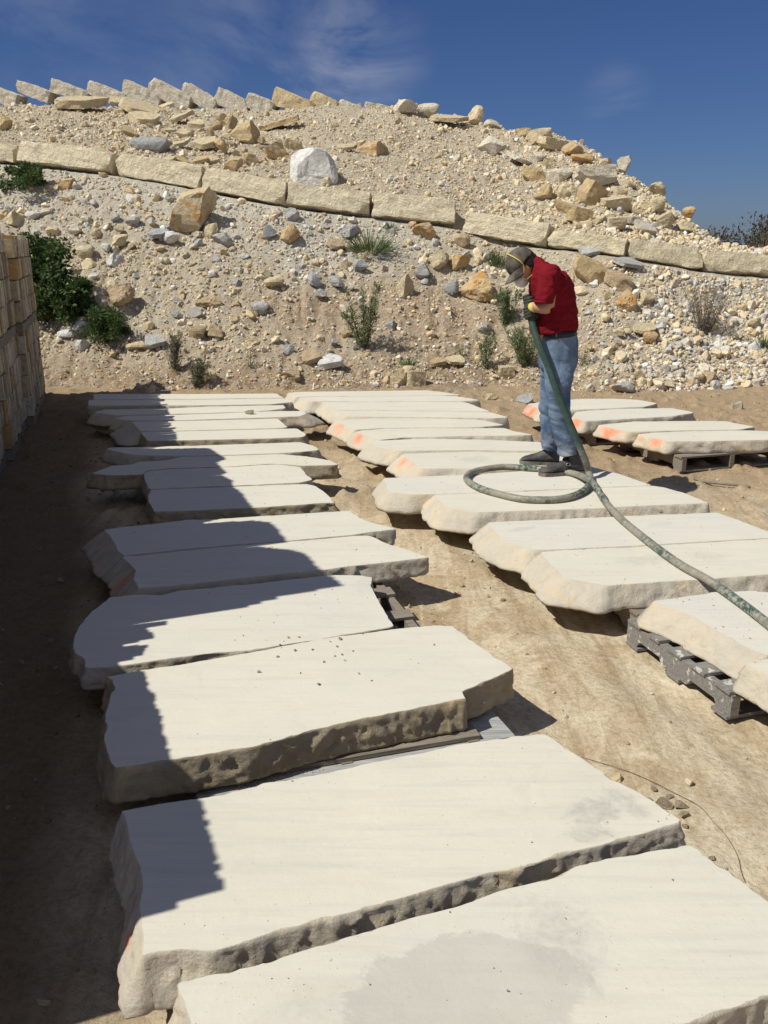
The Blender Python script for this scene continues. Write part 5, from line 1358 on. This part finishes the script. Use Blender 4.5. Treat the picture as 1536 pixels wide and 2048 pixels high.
me = remeshed('person', parts, .0065, M_SKIN, 2)
man = add('person', me, loc=FOOT)
tag(man, 'man in a red shirt, jeans and cap, head bowed, holding the hose on a slab', 'person')
def child(name, me): return add(name, me, man)

# eyes half hidden under the brim
for s in (1, -1):
    v, f = sphere_vf(hp(.086, s * .030, .004), (.0125, .0125, .0125), 12, 8); child('eye', mesh_py('eye', v, f, plain('eye_dark', (.06, .04, .03), .3, .5), True))
# hair round the back below the cap
hv = []; 
V, Fc = sphere_vf((0, 0, 0), (1, 1, 1), 40, 30); keepf = []
V2 = [hp(.1005 * v.x - .006, .0805 * v.y, .121 * v.z) for v in V]
for q in Fc:
    c = sum((V[i] for i in q), Vector()) / 4
    if c.z > -.62 and c.x < .10 - .5 * max(0, -c.z) and not (abs(c.x + .03) < .2 and c.z < -.05 and abs(c.y) > .8 and c.z > -.4 and False): keepf.append(q)
me = mesh_py('hair', V2, keepf, M_HAIR, True); bm = bmesh.new(); bm.from_mesh(me); bmesh.ops.solidify(bm, geom=bm.faces[:], thickness=.006); bm.to_mesh(me); bm.free(); child('hair', me)
# cap: crown, brim, button, back opening band
cv = []; V, Fc = sphere_vf((0, 0, 0), (1, 1, 1), 44, 30); kf = []
for v in V:
    pk = 1 + .035 * max(0, v.z) * (1 if v.x > 0 else .2); cv.append(hp(.1085 * v.x * pk - .002, .0885 * v.y, .024 + .108 * v.z * (1.0 + .04 * v.x)))
for q in Fc:
    c = sum((V[i] for i in q), Vector()) / 4
    if c.z > (.04 if c.x > 0 else .04 + .18 * c.x): kf.append(q)
me = mesh_py('cap', cv, kf, M_CAP, True); bm = bmesh.new(); bm.from_mesh(me); bmesh.ops.delete(bm, geom=[x for x in bm.verts if not x.link_faces], context='VERTS'); bmesh.ops.solidify(bm, geom=bm.faces[:], thickness=.004); bm.to_mesh(me); bm.free()
cap = child('cap', me)
bv = []; bf = []; na, nr_ = 17, 6
for j in range(nr_):
    for i in range(na):
        a = math.radians(-72 + 144 * i / (na - 1)); k = j / (nr_ - 1)
        r0f, r0l = .106 * math.cos(a), .086 * math.sin(a); ext = .078 * max(0, math.cos(a * 1.12)) ** .7
        bv.append(hp(r0f + ext * k, r0l * (1 - .06 * k), .030 - .012 * k - .055 * (math.sin(a) ** 2) * k))
for j in range(nr_ - 1):
    for i in range(na - 1): a = j * na + i; bf.append((a, a + 1, a + na + 1, a + na))
me = mesh_py('brim', bv, bf, M_CAP, True); bm = bmesh.new(); bm.from_mesh(me); bmesh.ops.solidify(bm, geom=bm.faces[:], thickness=.005); bm.to_mesh(me); bm.free(); add('brim', me, cap)
v, f = sphere_vf(hp(.004, 0, .134), (.008, .008, .006), 10, 6); add('button', mesh_py('button', v, f, M_CAP, True), cap)
# respirator and its two yellow straps
mv, mf = sphere_vf((0, 0, 0), (1, 1, 1), 24, 16)
mask = child('respirator', mesh_py('respirator', [hp(.088 + .050 * q.x, .048 * q.y, -.055 + .052 * q.z) for q in mv], mf, M_MASK, True))
def strap(pts, name='strap'):
    v, f = tube(catmull(pts, 5), [(.0045, .0025)] * (5 * (len(pts) - 1) + 1), 8); add(name, mesh_py(name, v, f, M_YEL, True), mask)
strap([hp(.086, .050, -.045), hp(.045, .080, -.022), hp(.012, .089, .010), hp(.006, .096, .055), hp(.010, .074, .105), hp(.012, .03, .136), hp(.012, 0, .142), hp(.012, -.03, .136), hp(.010, -.074, .105), hp(.006, -.096, .055), hp(.045, -.080, -.022), hp(.086, -.050, -.045)])
strap([hp(.086, .050, -.068), hp(.045, .075, -.075), hp(0, .078, -.08), hp(-.04, .068, -.075), hp(-.085, .03, -.06), hp(-.095, 0, -.058), hp(-.085, -.03, -.06), hp(0, -.078, -.08), hp(.086, -.05, -.068)])
# shirt
srows = rows_px([(521, 1072, 1092, .075, 0, -.5), (524, 1066, 1104, .115, 0, -.35), (531, 1062, 1117, .16, 0, -.25), (541, 1060.5, 1129, .19, 0, -.12), (556, 1060.5, 1138, .205, 0), (572, 1061, 1145, .205, 0), (591, 1062, 1150, .20, 0), (612, 1063, 1152, .193, 0), (634, 1062, 1152, .188, 0), (652, 1060.5, 1152.5, .184, 0), (661, 1061, 1152, .182, 0, .13)])
sp = [loft(interp_rows(srows, 4), 40, True, 2.25)]
for sgn in (-1, 1):
    sp.append(tube(catmull([J(1104, 541, sgn * .135), J(1096, 560, sgn * .19), J(1091, 586, sgn * .215), J(1087, 603, sgn * .215)], 5), [.068, .070, .072, .073, .073, .073, .072, .071, .070, .069, .068, .067, .066, .065, .064, .064], 20))
def cloth(co, no, amp=.014):
    w = fbm(co * np.array([9, 9, 16]) + 4, 3, 91); g = 1 - np.abs(fbm(co * np.array([7, 5, 12]), 3, 95)) * 4
    zr = np.clip(1 - np.abs(co[:, 2] - .30 * 0) * 0, 0, 1)
    return co + no * (amp * w + .010 * np.clip(g, 0, 1))[:, None]
me = remeshed('shirt', sp, .0085, M_SHIRT, 3, cloth); child('shirt', me)
# rolled cuff of the near sleeve
a_, b_ = J(1087, 601, -.215), J(1086.5, 606, -.215); v, f = tube([a_, a_.lerp(b_, .5), b_], [.0655, .0685, .0655], 22); child('cuff', mesh_py('cuff', v, f, M_SHIRT, True))
# belt
brow = rows_px([(660, 1075, 1151.5, .182, 0, .10), (671, 1076, 1152.5, .182, 0, .10)])
v, f = loft(brow, 40); child('belt', mesh_py('belt', v, f, M_BELT, True))
# jeans: hips and two legs grown together
jr = rows_px([(668, 1077, 1152, .174, 0, .08), (682, 1077, 1154, .175, 0), (700, 1077.5, 1155, .178, 0), (718, 1078, 1154, .176, 0), (736, 1079, 1150, .168, 0)])
jp = [loft(interp_rows(jr, 3), 40, True, 2.4)]
nl = rows_px([(700, 1098, 1146, .05, -.08), (716, 1088, 1153, .080, -.088), (738, 1087, 1149.5, .088, -.10), (770, 1091, 1143, .088, NEAR), (800, 1095, 1140.5, .080, NEAR), (826, 1097, 1141, .077, NEAR), (850, 1102, 1146, .077, NEAR), (875, 1108, 1152, .077, NEAR), (895, 1113, 1156, .078, NEAR), (909, 1115.5, 1158.5, .082, NEAR)])
fl_ = rows_px([(700, 1092, 1136, .05, .08), (716, 1080, 1145, .080, .088), (740, 1079, 1130, .088, .115), (770, 1080, 1124, .086, FAR), (800, 1080.5, 1120, .079, FAR), (826, 1080, 1118, .076, FAR), (850, 1081.5, 1115, .075, FAR), (875, 1082, 1114, .076, FAR), (900, 1081, 1115, .08, FAR)])
jp.append(loft(interp_rows(nl, 4), 28, True, 2.1)); jp.append(loft(interp_rows(fl_, 4), 28, True, 2.1))
def denim(co, no):
    z = co[:, 2]; top = z.max()
    fold = np.exp(-((z - .42) / .10) ** 2) + 1.2 * np.exp(-((z - .14) / .08) ** 2) + .5 * np.exp(-((z - .72) / .08) ** 2) + .25
    tilt = co.copy(); tilt[:, 2] += .35 * co[:, 0]
    g = fbm(tilt * np.array([5, 5, 22]), 3, 131); w = fbm(co * 11, 3, 137)
    return co + no * (.019 * fold * g + .007 * w)[:, None]
me = remeshed('jeans', jp, .0085, M_JEANS, 3, denim); jeans = child('jeans', me)
# back pocket flap lines, side seam and belt loops
def strip(pts, w, name, mat, th=.003):
    v, f = tube(catmull(pts, 4), [(w, th)] * (4 * (len(pts) - 1) + 1), 6); add(name, mesh_py(name, v, f, mat, True), jeans)
M_SEAM = plain('dark_seam', (.045, .07, .12), .9, .1)
def on_jeans(px, py, dy): return J(px, py, dy)
strip([J(1141, 662, -.158), J(1141, 673, -.160)], .006, 'belt_loop', M_SEAM, .004); strip([J(1113, 664, -.182), J(1113, 675, -.183)], .006, 'belt_loop', M_SEAM, .004)
# boots: upper, shaft, sole, strap with buckle
def boot(heel, toe, name_strap):
    d = (toe - heel); d.z = 0; ln = d.length; d.normalize(); s = Vector((-d.y, d.x, 0)); up = Vector((0, 0, 1))
    prof = [(-.02, .030, .040, .075), (.02, .046, .046, .105), (.07, .049, .044, .125), (.12, .046, .041, .118), (.16, .045, .041, .098), (.20, .049, .044, .080), (.24, .052, .046, .070), (.275, .048, .042, .060), (.300, .036, .032, .046), (.312, .015, .02, .034)]
    V = []; Fc = []; seg = 20; k_ = ln / .315
    for (x, wb, wt, h) in prof:
        for q in range(seg):
            th = 2 * math.pi * q / seg; cy = math.cos(th); cz = math.sin(th); w = wb if cz < 0 else wb * (1 - cz) + wt * .8 * cz
            V.append(heel + d * (x * k_) + s * (w * math.copysign(abs(cy) ** .75, cy)) + up * (.022 + (h - .022) * (.5 + .5 * math.copysign(abs(cz) ** .8, cz))))
    for i in range(len(prof) - 1):
        for q in range(seg): a = i * seg + q; b = i * seg + (q + 1) % seg; Fc.append((a, b, b + seg, a + seg))
    Fc.append(tuple(range(seg - 1, -1, -1))); Fc.append(tuple((len(prof) - 1) * seg + q for q in range(seg)))
    ank = heel + d * (.055 * k_)
    sh = tube([ank + up * .06, ank + up * .10 - d * .002, ank + up * .15 - d * .004, ank + up * .19 - d * .006], [(.060, .050), (.058, .048), (.056, .048), (.058, .050)], 18)
    me = remeshed('boot', [(V, Fc), sh], .006, M_BOOT, 3, lambda co, no: co + no * (.004 * fbm(co * np.array([18, 18, 30]), 3, 151))[:, None])
    bo = child('boot', me)
    out = []
    for (x, w) in ((-.026, .028), (-.012, .042), (.03, .050), (.08, .049), (.085, .044), (.13, .043), (.17, .049), (.24, .056), (.285, .050), (.312, .034), (.321, .012)): out.append((x, w))
    pl = [heel + d * (x * k_) + s * w for x, w in out] + [heel + d * (x * k_) - s * w for x, w in reversed(out)]; n = len(pl)
    V = [p + up * .0015 for p in pl] + [p + up * (.026) for p in pl]; Fc = [tuple(range(n - 1, -1, -1)), tuple(range(n, 2 * n))] + [(i, (i + 1) % n, (i + 1) % n + n, i + n) for i in range(n)]
    add('sole', mesh_py('sole', V, Fc, M_SOLE), bo)
    if name_strap:
        ctr_ = heel + d * (.12 * k_); pts = [ctr_ + s * .047 + up * .04, ctr_ + s * .046 + up * .085, ctr_ + s * .028 + up * .122, ctr_ + up * .130, ctr_ - s * .028 + up * .122, ctr_ - s * .046 + up * .085, ctr_ - s * .047 + up * .04]
        v, f = tube(catmull(pts, 4), [(.013, .004)] * 25, 8); add('strap', mesh_py('strap', v, f, M_BELT, True), bo)
        side = s if s.y < 0 else -s; c0 = ctr_ + side * .050 + up * .088
        ring = [c0 + d * (.014 * math.cos(a)) + (up * .95 - side * .25) * (.012 * math.sin(a)) for a in np.linspace(0, 2 * math.pi, 17)]
        v, f = tube(ring, .0025, 6, False); add('buckle', mesh_py('buckle', v, f, M_METAL, True), bo)
    return bo
boot(nh, nt, True); boot(fh, ft, False)
# gloves over the hands, with yellow cuffs
for (w, pc_, g, sd_) in ((wr_n, near_palm, Vector((.55, -.8, 0)), 1), (wr_f, far_palm, Vector((.35, .9, 0)), -1)):
    hpz = hand_parts(w, pc_, gl_ax, g, sd_)
    me = remeshed('glove', hpz, .0045, M_GLOVE, 1, lambda co, no: co + no * .0035); gl = child('glove', me)
    d = (pc_ - w).normalized(); ring_c = w - d * .004
    v, f = tube([ring_c - d * .004, ring_c + d * .004, ring_c + d * .012], [(.034, .034), (.037, .037), (.034, .034)], 18); add('cuff', mesh_py('cuff', v, f, M_YEL, True), gl)

# ------------------------------------------------------------------ small loose things
chip_me = SMALL[2]
for k, (px, py, w) in enumerate([(577,1276,9),(555,1314,9),(598,1275,7),(674,1294,8),(684,1310,8),(670,1313,6),(637,1370,11),(518,1345,10),(690,1322,7),(601,1347,6),(718,1348,7),(725,1268,6),(680,1279,12),(660,1284,6),(625,1300,7),(648,1325,8),(590,1302,9),(868,1290,7),(560,1290,6),(706,1303,6),(743,1362,6)]):
    x, y = un(px, py); s = ppm((x, y, ZT)); o = add('stone_chip', chip_me, loc=(x, y, ZT + .2 * w / s)); o.scale = (.8 * w / s, .65 * w / s, .5 * w / s); o.rotation_euler = (rnd.random() * 3, rnd.random(), rnd.random() * 6); o.color = (.54, .49, .40, 1)
    tag(o, 'crumb of stone lying on the grit covered slab', 'stone chip', 'crumbs on the grit covered slab')
x, y = un(499, 828); o = add('stone_chip', SMALL[4], loc=(x, y, ZT + .02)); o.scale = (.10, .07, .05); o.color = (.45, .40, .31, 1); tag(o, 'single stone chip lying on a far slab of the shaded row', 'stone chip')
for k, (px, py, w) in enumerate([(1330, 1601, 32), (1362, 1606, 26), (1368, 1627, 22), (1308, 1571, 14), (1300, 1588, 12), (1340, 1588, 14), (1372, 1645, 16), (1425, 1712, 14)]):
    x, y = un(px, py, 0.0); s = ppm((x, y, 0)); o = add('stone', SMALL[k % 10], loc=(x, y, float(yard_z(x, y)) + .22 * w / s)); o.scale = (1.1 * w / s, .8 * w / s, .6 * w / s); o.rotation_euler = (0, .1, rnd.random() * 6); o.color = (.50, .41, .285, 1)
    tag(o, 'brown stone on the path beside the scuffed slab\'s right corner', 'stone', 'stones by the scuffed slab\'s corner')
wp = [Vector((*un(a, b, 0.01), float(yard_z(*un(a, b, 0.01))) + .004)) for a, b in [(1165, 1490), (1215, 1512), (1262, 1531), (1310, 1556), (1352, 1578), (1400, 1608), (1428, 1640), (1455, 1668), (1476, 1700), (1484, 1730), (1492, 1752)]]
v, f = tube(catmull(wp, 6), .0011, 5); o = add('wire', mesh_py('wire', v, f, M_STEM, True)); tag(o, 'thin brown wire lying across the bare path', 'wire')
wp = [Vector((*un(a, b, 0.01), .012)) for a, b in [(1388, 957), (1412, 964), (1446, 968), (1478, 971), (1500, 974)]]
v, f = tube(catmull(wp, 4), .011, 6); o = add('stick', mesh_py('stick', v, f, M_WOOD, True)); tag(o, 'dark stick lying on the brown ground at right', 'stick')

# ------------------------------------------------------------------ stone dust hanging over the far end of the rows
def dust(px, py, Y, sx, sy, sz, dens, seed, label):
    c = at(px, py, Y); v, f = sphere_vf((0, 0, 0), (1, 1, 1), 24, 16)
    m = bpy.data.materials.new('stone_dust'); m.use_nodes = True; t = m.node_tree; t.nodes.clear()
    sb = N(t, 'ShaderNodeVectorMath', operation='SUBTRACT'); sb.inputs[1].default_value = c; L(t, geo_pos(t), sb.inputs[0])
    dv_ = N(t, 'ShaderNodeVectorMath', operation='DIVIDE'); dv_.inputs[1].default_value = (sx, sy, sz); L(t, sb.outputs[0], dv_.inputs[0]); o = dv_.outputs[0]
    ln = N(t, 'ShaderNodeVectorMath', operation='LENGTH'); L(t, o, ln.inputs[0])
    fall = N(t, 'ShaderNodeMapRange'); fall.interpolation_type = 'SMOOTHSTEP'; L(t, ln.outputs['Value'], fall.inputs['Value']); fall.inputs['From Min'].default_value = 1.0; fall.inputs['From Max'].default_value = .1
    nz_ = noise(t, o, 1.6 + seed * .1, 4, .55, .8)
    d = mth(t, 'MULTIPLY', mth(t, 'MULTIPLY', fall.outputs['Result'], mapr(t, nz_, .35, .7)), dens)
    pv = N(t, 'ShaderNodeVolumePrincipled'); pv.inputs['Color'].default_value = (.98, .94, .86, 1); L(t, d, pv.inputs['Density'])
    out = N(t, 'ShaderNodeOutputMaterial'); L(t, pv.outputs[0], out.inputs['Volume'])
    o = add('dust_cloud', mesh_py('dust_cloud', v, f, m, True), loc=c); o.scale = (sx, sy, sz); tag(o, label, 'dust', kind='stuff')
dust(365, 722, 11.3, 1.3, .8, .55, 8, 0, 'pale stone dust drifting over the far end of the shaded row')
dust(1180, 730, 10.6, 1.3, .8, .5, .7, 3, 'thin stone dust behind the man')
scene.cycles.volume_bounces = 4; scene.cycles.volume_step_rate = 1.5; scene.cycles.volume_max_steps = 64
